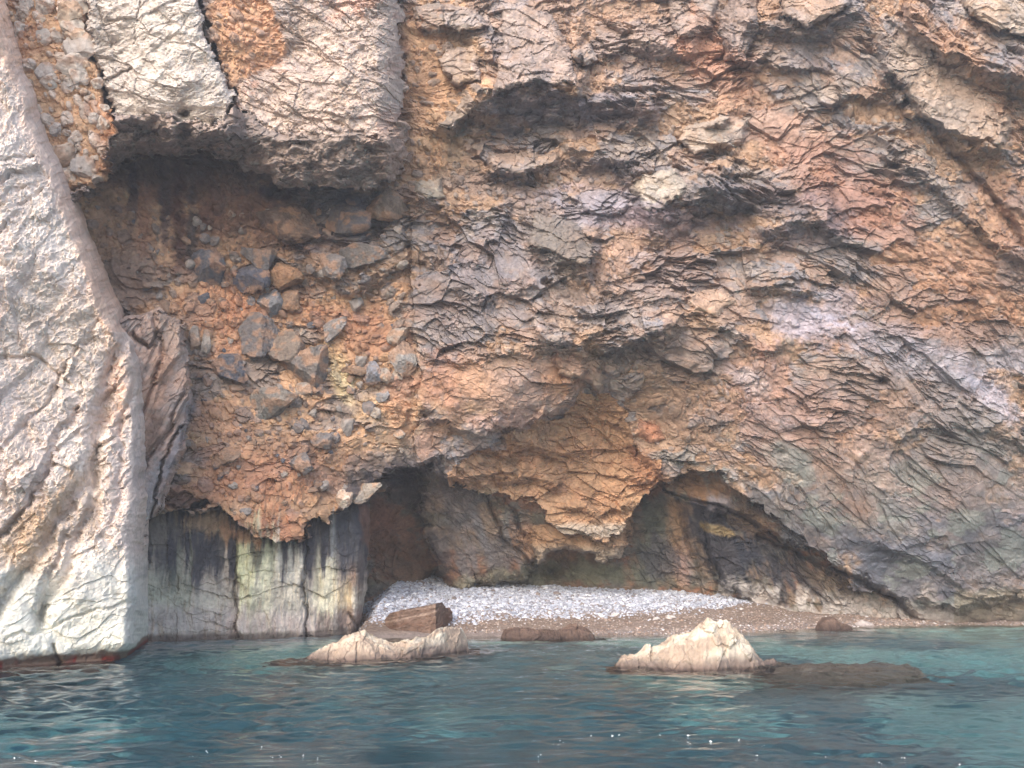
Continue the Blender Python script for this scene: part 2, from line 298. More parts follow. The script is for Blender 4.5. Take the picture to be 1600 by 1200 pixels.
# panel above it
sl = local(U, V, [(630, 520), (900, 730)], 10)
pn = sd_poly(UW[sl], VW[sl], [(650, 556), (720, 566), (800, 550), (872, 545), (886, 612), (850, 664), (770, 690), (700, 715), (640, 726)])
REG[sl] = np.where((pn > 0) & ~below[sl] & (REG[sl] == 0), 12, REG[sl])
BLK = [([(685, 95), (700, 75), (735, 72), (750, 90), (748, 120), (720, 133), (695, 125)], .55, (172, 152, 144), 'big round pinkish grey boulder jutting out left of the tall block near the top'),
    ([(786, 4), (860, 20), (885, 60), (900, 137), (845, 128), (800, 134), (768, 152), (780, 90)], .45, (162, 146, 142), 'tall grey block near the top with a wide dark underside below it'),
    ([(888, 75), (925, 68), (933, 92), (915, 102), (892, 92)], .5, (156, 148, 146), 'small squared grey block right of the tall block'),
    ([(645, 8), (690, 2), (700, 40), (680, 52), (648, 45)], .5, (152, 142, 134), 'grey boulder at the top edge, left of the pinkish one'),
    ([(692, 6), (745, 18), (762, 40), (722, 50), (692, 40)], .6, (170, 154, 148), 'pinkish boulder at the top edge above the big round boulder'),
    ([(684, 196), (735, 148), (744, 166), (706, 202)], .5, (146, 134, 128), 'slanting grey block under the big round boulder'),
    ([(868, 548), (905, 543), (942, 568), (947, 600), (938, 616), (924, 606), (898, 590), (872, 580)], .7, (160, 134, 112), 'smooth tan flake of rock curling over the cave roof'),
    ([(1002, 654), (1035, 668), (1040, 690), (1018, 694), (1000, 678)], .35, (192, 130, 92), 'orange squared block right of the tongue'),
    ([(1272, 140), (1310, 124), (1327, 150), (1300, 171), (1278, 160)], .35, (168, 154, 144), 'flat grey tan block in the orange band of the upper right'),
    ([(1140, -20), (1188, -20), (1182, 60), (1166, 94), (1135, 98), (1124, 40)], .6, (140, 126, 124), 'tall grey-purple block at the top edge right of centre'),
    ([(1042, -20), (1120, -20), (1116, 45), (1062, 62), (1048, 30)], .5, (150, 136, 130), 'rough grey block at the top edge left of the grey-purple one'),
    ([(1215, -40), (1335, -40), (1322, 12), (1262, 42), (1222, 22)], .8, (158, 138, 126), 'broad rounded brown block at the top edge of the wall'),
    ([(1072, 196), (1130, 180), (1172, 186), (1162, 225), (1110, 234), (1082, 242), (1058, 215)], .45, (172, 160, 150), 'pale wedge-shaped block left of the orange band'),
    ([(1003, 270), (1060, 260), (1074, 300), (1036, 329), (1005, 326), (985, 290)], .35, (178, 168, 154), 'pale streaked block over a dark underside in the middle of the wall'),
    ([(832, 330), (900, 348), (928, 380), (916, 420), (870, 400), (828, 385)], .4, (128, 118, 110), 'large smooth brown-grey block in the middle of the wall'),
    ([(1074, 460), (1132, 448), (1152, 470), (1120, 492), (1083, 486)], .35, (192, 160, 136), 'pinkish tan block below the middle of the wall'),
    ([(652, 282), (690, 274), (696, 304), (670, 316), (652, 302)], .4, (176, 168, 150), 'pale angular block at the foot of the yellow seam'),
    ([(1500, -40), (1640, -40), (1640, 60), (1562, 46), (1510, 20)], .7, (170, 152, 136), 'pale brown block in the top right corner'),
    ([(905, 300), (960, 296), (990, 312), (972, 336), (930, 338), (900, 322)], .3, (150, 144, 154), 'smooth lilac grey block left of the pale streaked one'),
    ([(760, 240), (800, 232), (870, 236), (874, 256), (820, 272), (764, 268)], .35, (158, 134, 118), 'long brown block above the first long ledge'),
    ([(590, 372), (600, 350), (630, 346), (640, 380), (620, 400), (596, 396)], .3, (130, 124, 124), 'grey block at the right end of the recess beside the joint')]
for i_, (Pq, pp, cc_, lb_) in enumerate(BLK):
    sl = local(U, V, Pq, 30); s_ = sd_poly(U[sl] + .45 * (UW[sl] - U[sl]), V[sl] + .45 * (VW[sl] - V[sl]), Pq); q_ = np.array(Pq, float)
    tv = (V[sl] - q_[:, 1].min()) / (q_[:, 1].max() - q_[:, 1].min()); tu = (U[sl] - q_[:, 0].min()) / (q_[:, 0].max() - q_[:, 0].min()) - .5
    f_ = pp * (.45 + .55 * tv) - pp * .35 * np.abs(tu + .15 * math.sin(i_ * 2.3)) - .22 * np.clip(1 - s_ / 9, 0, 1) ** 2
    m_ = (s_ > 0) & ~below[sl] if i_ != 6 else (s_ > 0)
    D[sl] = np.where(m_, D[sl] - f_, D[sl]); REG[sl] = np.where(m_, 20 + i_, REG[sl])
# diagonal slab, upper right
sl = local(U, V, [(1370, 30), (1600, 240)], 10)
dg = sd_poly(UW[sl], VW[sl], [(1390, 60), (1440, 50), (1520, 120), (1580, 190), (1575, 226), (1520, 220), (1470, 194), (1420, 152), (1378, 102)])
REG[sl] = np.where((dg > 0) & (REG[sl] == 0), 13, REG[sl])
print('macro', time.time() - T0)
# ---- joints and open cracks (px lines; width px, depth m)
def crack(Dd, u, v, pts, wd, dp, uw=None, vw=None):
    sl = local(u, v, pts, wd * 4 + 14); a = u[sl] if uw is None else uw[sl]; b = v[sl] if vw is None else vw[sl]
    Dd[sl] += dp * np.exp(-(d_line(a, b, pts) / wd) ** 2)
UC = U + 4 * jag; VC = V + 4 * jag2
for pts, wd, dp in [([(368, 815), (366, 900), (370, 1003)], 1.5, .22), ([(480, 835), (477, 920), (480, 1003)], 1.5, .25), ([(275, 900), (277, 1003)], 1.0, .05), ([(545, 960), (560, 985)], 2, .2),
    
    ([(310, 0), (335, 90), (372, 170), (362, 215)], 3, .05), ([(205, 105), (165, 130)], 3, .2), ([(150, 0), (160, 40), (185, 95)], 2, .08), ([(220, 0), (215, 40), (205, 70)], 1.4, .08),
    ([(1390, 120), (1440, 180), (1500, 250), (1560, 320), (1600, 380)], 6, .4), ([(1300, 885), (1340, 905), (1400, 938), (1440, 975)], 3, .6), 
    ([(1100, 820), (1110, 870), (1125, 900)], 4, .4), ([(1060, 780), (1078, 860), (1100, 905)], 4, .25), ([(1180, 840), (1250, 865), (1300, 895)], 3, .5), ([(1040, 765), (1150, 800), (1220, 845)], 3, .4),
    ([(240, 490), (255, 560), (240, 600), (217, 650)], 3, .2), ([(292, 600), (260, 680), (222, 730)], 3.5, .25), ([(285, 665), (262, 700), (240, 790), (228, 830)], 2, .3), ([(205, 520), (235, 545), (250, 520)], 3, .3),
    ([(760, 770), (790, 850), (835, 880)], 3, .3), ([(790, 780), (820, 840)], 3, .25)]:
    crack(D, U, V, pts, wd, dp, UC, VC)
for (cu, cv, r, dp) in [(665, 648, 9, .8), (683, 908, 14, 1.5), (1380, 596, 8, .5), (1222, 708, 6, .3), (340, 410, 9, .3), (290, 176, 10, .4), (430, 302, 12, .6), (860, 895, 12, .8), (190, 250, 12, .7), (1395, 262, 9, .4), (690, 480, 6, .2)]:
    sl = local(U, V, [(cu, cv)], r * 4); D[sl] += dp * np.exp(-(((U[sl] - cu) / r) ** 2 + ((V[sl] - cv) / (r * .7)) ** 2) + jag[sl])

# ---- world positions of the macro form, and rock detail on it
RX, RZ = ray(U, V); RX = RX.astype(F32); RZ = RZ.astype(F32)
def posn(D): return RX * D, D, CAMZ + RZ * D
X, Y, Z = posn(D)
DS = 31.0                       # smooth frame for the pattern, so that it does not tear at steps
PX = RX * DS; PZ = RZ * DS * 1.05
wx = fbm(PX * 0.4, PZ * 0.4, 3, 2); wz = fbm(PX * 0.4, PZ * 0.4, 5, 2)
w2x = fbm(PX * 2.2, PZ * 2.2, 8, 3); w2z = fbm(PX * 2.2, PZ * 2.2, 9, 3)
QX = PX + 0.45 * wx + 0.02 * w2x; QZ = PZ + 0.40 * wz + 0.02 * w2z
# curve of the beds: nearly level in the middle, dipping to the right further right
def hier(x, z, ang, seed, S, rot=.5):
    """broken rock: each block is split again along its own turned axes, so no line runs on from block to block"""
    H = 0; ids = []; a = ang; G = 1.0
    for k, (sx, sz, A, tb, rt, ck) in enumerate(S):
        c, n = math.cos(a), math.sin(a); sd = seed + 17 * k
        p = (x * c + z * n) / sx; q = (-x * n + z * c) / sz
        F1, F2, da, db, ia, ib = voro(p, q, sd, .95)
        h = .9 * (hsh(ia, ib, sd + 3) - .5) - (tb + rt * (hsh(ia, ib, sd + 4) - .5)) * db + rt * (hsh(ia, ib, sd + 5) - .5) * da
        H = H + G * A * (np.clip(h, -.8, .8) - ck * np.clip(1 - (F2 - F1) / .1, 0, 1)); ids.append((ia, ib, sd))
        gr = hsh(ia, ib, sd + 11); G = G * np.where(gr < .22, .4, np.where(gr > .72, 1.25, .9)).astype(F32)
        th = rot * (hsh(ia, ib, sd + 8) - .5) * 2; lx, lz = da * sx, db * sz; ct, st = np.cos(th), np.sin(th)
        x = lx * ct + lz * st + 60 * hsh(ia, ib, sd + 9); z = -lx * st + lz * ct + 60 * hsh(ia, ib, sd + 10); a = 0.0
    return H, ids
busy = sm(fbm(PX * .9, PZ * 1.1, 95, 4), -.25, .3)
HA, idA = hier(QX, QZ, -0.14, 100, [(1.4, .9, .30, .7, 1.2, .0), (.58, .38, .17, .8, 1.3, .0), (.25, .165, .088, .9, 1.4, .0), (.115, .08, .036, .7, 1.5, .0)], .6)
HB, idB = hier(QX, QZ, -0.62, 200, [(1.5, .75, .22, .7, 1.0, .0), (.6, .30, .125, .8, 1.1, .0), (.26, .145, .08, .8, 1.3, .0), (.115, .075, .028, .7, 1.4, .0)], .4)
HS0 = .10 * fbm(PX * 1.5, PZ * 1.5, 97, 5, .5)
HA = HA * (.55 + .6 * busy) + HS0; HB = HB * (.5 + .6 * busy) + HS0
HC = 0
l1, c1a, c1b = lumps(QX, QZ, .52, 301, .45); l2, c2a, c2b = lumps(QX, QZ, .24, 305, .5); l3, c3a, c3b = lumps(QX, QZ, .12, 309, .45)
HC = 0.16 * l1 + 0.10 * l2 * (l1 < .1) + 0.05 * l3 * (l2 < .1)
h4, i4, j4, _, _ = shingle(QX, QZ, .8, .3, -0.35, 320, .6, .9, .7); h5, i5, j5, _, _ = shingle(QX, QZ, .2, .1, -0.3, 330, .6, .9, .8)
HC = HC + 0.30 * hier(QX, QZ, -.35, 320, [(1.1, .6, .16, .6, 1.2, .0), (.4, .26, .10, .5, 1.2, .0), (.16, .12, .06, .4, 1.3, .0)])[0] + .12 * fbm(PX * 1.2, PZ * 1.2, 352, 6, .55)
HS = 0.05 * fbm(PX * 2.5, PZ * 1.6, 400, 5, .55) + 0.006 * h5
h6, i6, j6, _, _ = shingle(QX, QZ, 1.1, .5, 0.9, 340, .6, .5, .8); 
HP = 0.05 * h6 + 0.09 * fbm(PX * 2.4, PZ * 2.4, 410, 6, .62)
print('detail', time.time() - T0)
# style weights
pk = fbm(PX * .55 + 9, PZ * .8, 131, 5, .6); pock = sm(pk, .16, .30)
nz = fbm(PX * 0.8, PZ * 0.8, 21, 4)
clayD = sd_poly(U, V, [(90, 300), (200, 240), (330, 240), (440, 292), (462, 400), (540, 470), (630, 430), (648, 560), (640, 730), (560, 775), (440, 850), (330, 795), (200, 860), (140, 500)])
n4_ = fbm(PX * 1.0 + 50, PZ * 1.6, 631, 5); patch = sm(n4_, .06, .2) * sm(V, 330, 420)
wclay = sm(clayD + 25 * nz, -6, 8) * (1 - .85 * patch)
wclay = np.maximum(wclay, np.where(REG == 1, 1, 0)); wclay = np.maximum(wclay, 0.45 * (REG == 5)); wclay = np.maximum(wclay, .85 * sm(sd_poly(U, V, [(628, -200), (700, -200), (720, 60), (770, 150), (700, 210), (680, 300), (560, 300), (628, 240)]) + 30 * nz, -4, 14) * (REG == 0)); wclay = np.maximum(wclay, sm(1 - np.sqrt(((U - 385) / 70) ** 2 + ((V - 40) / 110) ** 2) + .4 * nz, 0, .2) * (REG == 3))
wright = sm(U + 0.75 * (V - 400) + 120 * nz, 1180, 1420)
upright = sm(sd_poly(U, V, [(1150, -400), (1200, 60), (1330, 220), (1500, 420), (2000, 700), (2100, -400)]) + 60 * nz, -20, 40)
wright = np.maximum(wright * sm(V, 380, 620), upright * .9)
lowR = sm(V + 0.0 * U + 60 * nz, 700, 820) * (U > 1000)
wslab = (REG == 8).astype(F32); wpale = ((REG == 2) | (REG == 3)).astype(F32) * (1 - wclay)
wcave = ((REG == 9) | (REG == 6) | (REG == 7) | (REG == 10) | (REG == 11)).astype(F32)
wfin = (REG == 4).astype(F32); wpan = (REG >= 20) * .8 + (REG == 12).astype(F32) * .75 + (REG == 13) * .7
H = HA * (1 - wright) + HB * wright
H = H * (1 - pock * .8) + (HC - .10) * pock * .8
H = H * (1 - .55 * lowR)
H = H * (1 - wclay) + HC * wclay
H = H * (1 - wcave) + (0.75 * HB + 0.35 * HA + 0.4 * HS) * wcave
wton = (REG == 5).astype(F32); H = H + wton * (.16 * hier(QX, QZ, -.2, 360, [(1.2, .7, 1, .8, 1.2, 0), (.45, .28, .5, .8, 1.2, 0), (.2, .13, .26, .8, 1.2, 0)])[0])
H = H * (1 - wpan) + (HS + .25 * HA) * wpan
H = H * (1 - wslab) + (HS + .24 * HA + .18 * fbm(PX * 2.6, PZ * .6, 405, 5) + .03 * fbm(PX * 9, PZ * 3, 407, 4)) * wslab
H = H * (1 - wpale) + (HP + .32 * HA + (REG == 3) * .55 * HB) * wpale
HF = hier(PX + .1 * wx, PZ, 1.08, 500, [(3.0, .75, .16, .9, .6, 0), (1.0, .45, .06, .5, .9, 0), (.26, .18, .045, .5, 1.2, 0), (.11, .08, .02, .5, 1.2, 0)], .3)[0] + .05 * fbm(PX * 3, PZ * 3, 503, 5)
H = H * (1 - wfin) + HF * wfin
roofw = (Rroof & (REG == 0)).astype(F32)
H = H * (1 - .3 * roofw)
D2 = D - H
X, Y, Z = posn(D)
Y2 = Y - H; Z2 = Z - 0.10 * H; X2 = X.copy()
P0 = np.stack([X2, Y2, Z2], -1).astype(F32)
print('pos', time.time() - T0)

# ---- rock colours (clay, iron stain, grey limestone, lichen and salt), laid out over the wall
C = Paint(U.shape, (150, 132, 122))
def cellr(ids, k): ia, ib, s = ids; return hsh(ia, ib, s + 40 + k)
r0 = cellr(idA[0], 0); r1 = cellr(idA[1], 1); r2 = cellr(idA[2], 2); r3 = cellr(idA[3], 3)
q0 = cellr(idB[0], 0); q1 = cellr(idB[1], 1); q2 = cellr(idB[2], 2)
R0 = r0 * (1 - wright) + q0 * wright; R1 = np.where(wright > .5, q1, r1); R2 = np.where(wright > .5, q2, r2)
n1 = fbm(PX * 0.6 + 5, PZ * 0.9, 601, 5); n2 = fbm(PX * 1.8, PZ * 2.4, 611, 5); n3 = fbm(PX * 6, PZ * 8, 621, 4); n4 = fbm(PX * 1.0 + 50, PZ * 1.6, 631, 5)
C.mix(sm(R1 + .5 * n2, .35, .6) * .75, (128, 124, 128))          # grey plates
C.mix(sm(R2 + .5 * n3, .58, .8) * .65, (178, 160, 146)); C.mix(sm(1 - R2 + .5 * n3, .7, .95) * .5, (112, 104, 106))           # tan
C.mix(sm(1 - R1 + .6 * n1, .75, 1.05) * .55, (168, 124, 92))       # rusty
C.mix(sm(R0 + n1, .6, .95) * .55, (146, 142, 152))               # lilac grey
C.mix(sm(n4 + .6 * (R2 - .5), .12, .45) * .65, (172, 130, 98))   # iron stain
C.mix(sm(n3 + n2 * .4, .25, .6) * .3, (200, 180, 160))
C.mix(pock * .75, (180, 142, 108)); C.mix(pock * (l2 > .15) * (hsh(c2a, c2b, 78) > .5) * .7, (156, 144, 138))
N_ = 0.45 * n2 + 0.25 * n3
B = lambda *a, **k: C.blob(U, V, *a, n=N_, **k)
# broad tints over the wall
for cu, cv, ru, rv, an, c, k in [
    (1000, 60, 260, 70, 0, (176, 140, 120), .5), (700, 150, 45, 110, 10, (186, 156, 120), .5), (670, 215, 22, 70, 15, (206, 184, 144), .5), (660, 60, 30, 70, 0, (196, 134, 84), .7), (650, 130, 30, 60, 10, (180, 120, 84), .7),
    (1090, 60, 30, 50, 0, (214, 150, 112), .8), (1130, 110, 50, 35, 30, (190, 130, 95), .7), (1200, 190, 110, 40, 30, (190, 144, 118), .65), (1250, 250, 80, 40, 40, (186, 138, 112), .65), (1330, 300, 90, 60, 45, (160, 112, 90), .7), (1360, 330, 60, 50, 30, (160, 110, 90), .6),
    (1500, 90, 150, 22, 42, (190, 138, 92), .7), (1560, 180, 80, 25, 42, (186, 136, 92), .7), (1500, 420, 150, 45, 12, (168, 122, 94), .7), (1580, 330, 70, 60, 30, (168, 122, 96), .6), (1480, 500, 130, 50, 10, (156, 108, 74), .7), (1300, 520, 70, 30, 10, (166, 116, 84), .5),
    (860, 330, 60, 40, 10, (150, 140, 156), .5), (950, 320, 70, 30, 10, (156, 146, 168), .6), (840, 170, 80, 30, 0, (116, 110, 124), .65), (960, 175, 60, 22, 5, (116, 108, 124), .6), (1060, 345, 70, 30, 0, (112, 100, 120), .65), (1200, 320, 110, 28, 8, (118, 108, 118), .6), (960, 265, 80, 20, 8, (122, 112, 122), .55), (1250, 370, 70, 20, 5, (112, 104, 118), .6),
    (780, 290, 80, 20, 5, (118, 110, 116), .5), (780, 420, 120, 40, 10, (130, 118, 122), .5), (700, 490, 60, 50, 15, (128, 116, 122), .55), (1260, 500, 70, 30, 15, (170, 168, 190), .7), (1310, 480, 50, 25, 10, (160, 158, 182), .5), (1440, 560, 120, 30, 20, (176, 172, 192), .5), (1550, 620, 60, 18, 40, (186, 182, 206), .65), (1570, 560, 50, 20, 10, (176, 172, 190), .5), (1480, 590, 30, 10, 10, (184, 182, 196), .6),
    (1200, 620, 90, 60, 50, (176, 130, 122), .5), (1180, 600, 30, 20, 40, (196, 186, 190), .5), (1300, 650, 110, 50, 10, (172, 126, 98), .6), (1260, 710, 90, 40, 0, (178, 132, 102), .6), (1390, 640, 60, 30, 0, (160, 112, 76), .5), (1230, 720, 40, 22, 40, (150, 160, 156), .6), (1380, 740, 70, 40, 60, (170, 156, 156), .5), (1190, 780, 45, 14, 45, (200, 196, 200), .75), (1230, 820, 40, 12, 45, (190, 184, 186), .65),
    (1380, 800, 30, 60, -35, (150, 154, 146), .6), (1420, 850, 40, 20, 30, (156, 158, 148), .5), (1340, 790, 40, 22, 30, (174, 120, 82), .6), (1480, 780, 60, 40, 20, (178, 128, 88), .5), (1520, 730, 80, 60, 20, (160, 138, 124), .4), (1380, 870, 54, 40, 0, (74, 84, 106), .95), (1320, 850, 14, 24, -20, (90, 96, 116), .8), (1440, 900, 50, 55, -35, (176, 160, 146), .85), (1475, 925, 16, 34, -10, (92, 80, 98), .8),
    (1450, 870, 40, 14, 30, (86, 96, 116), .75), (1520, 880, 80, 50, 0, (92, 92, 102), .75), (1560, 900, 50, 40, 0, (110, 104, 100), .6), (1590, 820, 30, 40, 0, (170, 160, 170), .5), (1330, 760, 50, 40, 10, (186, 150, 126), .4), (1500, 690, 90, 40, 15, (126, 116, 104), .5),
    (1510, 840, 170, 110, 0, (116, 112, 118), .5), (1290, 840, 60, 40, 30, (120, 114, 118), .5), (1450, 640, 130, 60, 20, (130, 118, 116), .45), (800, 600, 110, 50, 0, (176, 140, 122), .7), (690, 600, 40, 40, 0, (180, 122, 92), .6), (735, 590, 30, 30, 0, (200, 150, 112), .6), (880, 600, 30, 30, 0, (206, 148, 100), .7), (900, 570, 30, 15, 20, (170, 100, 68), .6), (790, 660, 60, 14, 0, (180, 140, 126), .6), (665, 690, 20, 40, 0, (170, 132, 116), .6),
    (1018, 672, 20, 16, 30, (196, 116, 70), .8), (1080, 650, 60, 50, 40, (150, 118, 98), .5), (1060, 560, 80, 40, 10, (140, 112, 92), .6), (1110, 470, 40, 18, 10, (190, 146, 116), .6), (1090, 500, 40, 20, 0, (200, 156, 112), .5), (1000, 420, 110, 60, 0, (160, 126, 112), .5), (900, 480, 90, 40, 0, (150, 134, 128), .5), (870, 400, 30, 50, -30, (120, 112, 104), .6), (850, 350, 50, 30, 20, (128, 112, 96), .5)]:
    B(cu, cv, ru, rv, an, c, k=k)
gw = (REG == 0) * (U > 655) * (1 - pock) * (1 - wcave)
C.mix(gw * .16, (130, 126, 134)); C.mix(gw * sm(U + V, 1500, 2050) * .12, (110, 112, 122)); C.mix(gw * sm(V, 700, 860) * sm(n1 + .4 * n2, 0, .35) * .7, (88, 92, 106)); C.mix(gw * sm(V, 620, 800) * sm(-n4 + .4 * n2, .12, .4) * .5, (140, 148, 138)); C.mix(gw * sm(V, 930, 955) * .5, (96, 86, 80))
# clay recess
cm = wclay * (REG != 5)
inrec = sm(clayD, -4, 6) * (REG == 0); C.mix(inrec * patch * .8, (140, 131, 127)); C.mix(inrec * patch * sm(n2, .05, .3) * .5, (168, 130, 104)); C.mix(cm * .92, (212, 164, 118))
clr = hsh(c1a, c1b, 77); clr2 = hsh(c2a, c2b, 78); clr3 = hsh(c3a, c3b, 79)
C.mix(cm * sm(n2, .0, .5) * .6, (184, 136, 98)); C.mix(cm * sm(-n1 + .3 * n3, .2, .5) * .6, (212, 164, 118))
pass
C.mix(cm * (l1 > .15) * sm(clr, .3, .5) * .85, (138, 128, 124)); C.mix(cm * (l2 > .15) * (l1 < .1) * sm(clr2, .45, .6) * .8, (150, 136, 128)); C.mix(cm * (l3 > .2) * (l2 < .1) * sm(clr3, .6, .7) * .7, (164, 146, 134))
for cu, cv, ru, rv, an, c, k in [(330, 290, 160, 50, 15, (120, 84, 70), .8), (250, 270, 80, 40, 0, (100, 70, 62), .8), (420, 350, 110, 50, 10, (134, 94, 76), .7), (300, 370, 40, 60, 0, (104, 66, 54), .6), (225, 340, 14, 60, 5, (160, 108, 78), .8), (208, 310, 8, 70, 3, (70, 56, 66), .85), (258, 330, 8, 60, 0, (72, 54, 62), .8), (300, 350, 8, 60, 0, (80, 72, 74), .8), (280, 330, 10, 80, 0, (92, 50, 44), .7), (540, 330, 90, 36, 0, (108, 104, 106), .8),  # first entries: darker brown towards the top of the recess
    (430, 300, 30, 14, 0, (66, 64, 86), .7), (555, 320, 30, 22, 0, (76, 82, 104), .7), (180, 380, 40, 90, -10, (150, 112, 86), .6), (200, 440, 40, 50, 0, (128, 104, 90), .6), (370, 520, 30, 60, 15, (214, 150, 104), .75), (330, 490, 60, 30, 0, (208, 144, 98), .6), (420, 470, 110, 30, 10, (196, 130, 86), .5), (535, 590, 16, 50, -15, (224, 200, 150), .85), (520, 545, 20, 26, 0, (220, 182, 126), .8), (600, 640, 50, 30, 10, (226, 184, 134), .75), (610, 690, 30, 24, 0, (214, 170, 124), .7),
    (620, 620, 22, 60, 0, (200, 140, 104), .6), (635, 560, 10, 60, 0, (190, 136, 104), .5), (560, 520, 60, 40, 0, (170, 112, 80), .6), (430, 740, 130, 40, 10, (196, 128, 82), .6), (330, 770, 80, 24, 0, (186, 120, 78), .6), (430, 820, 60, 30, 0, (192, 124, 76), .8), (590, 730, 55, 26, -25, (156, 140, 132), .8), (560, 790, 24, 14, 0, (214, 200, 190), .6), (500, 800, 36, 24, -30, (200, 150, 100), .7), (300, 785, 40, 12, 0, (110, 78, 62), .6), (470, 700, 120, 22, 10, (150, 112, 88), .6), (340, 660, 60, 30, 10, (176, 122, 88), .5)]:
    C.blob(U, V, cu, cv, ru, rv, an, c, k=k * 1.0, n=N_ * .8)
# undersides of the roof blocks
C.mix(roofw * .9, (160, 140, 130)); C.mix(roofw * sm(n2, 0, .4) * .6, (140, 128, 124)); C.mix(roofw * sm(U, 370, 460) * sm(n1 + n3 * .5, -.1, .3) * .6, (190, 156, 136)); 
# conglomerate strip, top left
m1 = (REG == 1); C.mix(m1 * .9, (226, 178, 130)); C.mix(m1 * (l1 > .1) * .8, (206, 190, 176)); C.mix(m1 * (l2 > .1) * (clr2 > .4) * .8, (216, 200, 186)); C.mix(m1 * sm(n1, .05, .3) * .5, (196, 130, 84))
m2 = (REG == 2); C.mix(m2 * 1.0, (212, 200, 190)); C.mix(m2 * sm(n2 + n3 * .5, 0, .5) * .6, (204, 190, 182)); C.mix(m2 * sm(n3 + .3 * n4, .2, .5) * .5, (170, 158, 152))
m3 = (REG == 3) * (1 - wclay); C.mix(m3, (192, 170, 158)); C.mix(m3 * sm(n2 + n3 * .4, -.1, .4) * .7, (182, 164, 158)); C.mix(m3 * sm(q1 + n3, .6, .9) * .6, (222, 196, 176)); C.mix(m3 * sm(n1 - n3 * .3, .15, .4) * .5, (206, 150, 122)); C.mix(m3 * sm(U, 560, 630) * .5, (168, 156, 150))
C.mix((REG == 3) * wclay * (.55 + .4 * n2), (204, 150, 114))
# fin
m4 = (REG == 4); fu = sm(n2 + .3 * n3, -.2, .3); C.mix(m4 * 1.0, (180, 150, 134)); C.mix(m4 * fu * .6, (164, 152, 146)); C.mix(m4 * sm(-n1 + n3 * .5, .1, .4) * .6, (204, 158, 130))
for cu, cv, ru, rv, an, c, k in [(245, 600, 16, 90, 18, (196, 146, 112), .7), (262, 520, 30, 30, 0, (176, 150, 134), .7), (275, 700, 10, 80, 18, (132, 128, 134), .85), (235, 780, 14, 70, 14, (150, 144, 144), .8), (235, 680, 14, 40, 25, (140, 104, 82), .8)]: B(cu, cv, ru, rv, an, c, k=k)
# stained slab
m8 = (REG == 8); streak = fbm(PX * 5.5, PZ * .45, 701, 5, .6); streak2 = fbm(PX * 9, PZ * .7, 721, 4, .6); base8 = V + 46 * streak + 10 * n3
C.mix(m8 * 1.0, (194, 178, 160)); C.mix(m8 * (1 - sm(base8, 868, 915)) * 1.0, (78, 76, 84)); C.mix(m8 * (1 - sm(base8, 880, 915)) * sm(streak2, .1, .4) * .5, (120, 112, 104))
C.mix(m8 * sm(V, 905, 940) * .7, (200, 192, 174)); C.mix(m8 * sm(V, 985, 996) * .8, (122, 104, 92)); C.mix(m8 * (U < 300) * (1 - sm(np.abs(V - 925), 10, 50)) * .5, (164, 170, 142))
C.mix(m8 * (1 - sm(np.abs(V - 970 - 10 * n2), 10, 34)) * .5, (188, 172, 170))
for cu, cv, ru, rv, an, c, k in [(386, 890, 14, 60, 0, (226, 222, 172), .9), (372, 870, 6, 40, 0, (214, 214, 156), .8), (416, 900, 12, 60, 0, (230, 228, 186), .85), (455, 900, 24, 50, 0, (216, 210, 194), .8), (400, 860, 10, 26, 0, (84, 84, 72), .8), (440, 930, 30, 30, 0, (206, 194, 170), .6), (330, 820, 40, 18, 10, (206, 166, 124), .85), (370, 835, 30, 12, 20, (206, 150, 104), .8), (278, 880, 6, 30, 0, (160, 158, 132), .6), (300, 870, 4, 40, 0, (170, 168, 140), .5),
    (520, 850, 4, 60, 0, (150, 154, 156), .8), (512, 930, 16, 40, 0, (232, 224, 190), .9), (540, 930, 14, 30, 0, (206, 180, 132), .8), (497, 900, 6, 30, 0, (180, 170, 140), .6), (552, 900, 10, 30, 0, (176, 130, 92), .5), (550, 850, 20, 60, 0, (66, 70, 82), .8), (430, 975, 60, 16, 0, (188, 166, 156), .6), (545, 970, 20, 22, 0, (140, 108, 92), .7), (510, 980, 20, 16, 0, (140, 116, 112), .6), (250, 830, 30, 26, 0, (130, 118, 104), .7)]:
    C.blob(U, V, cu, cv, ru, rv, an, c, k=k, n=streak * .9 + n3 * .15)
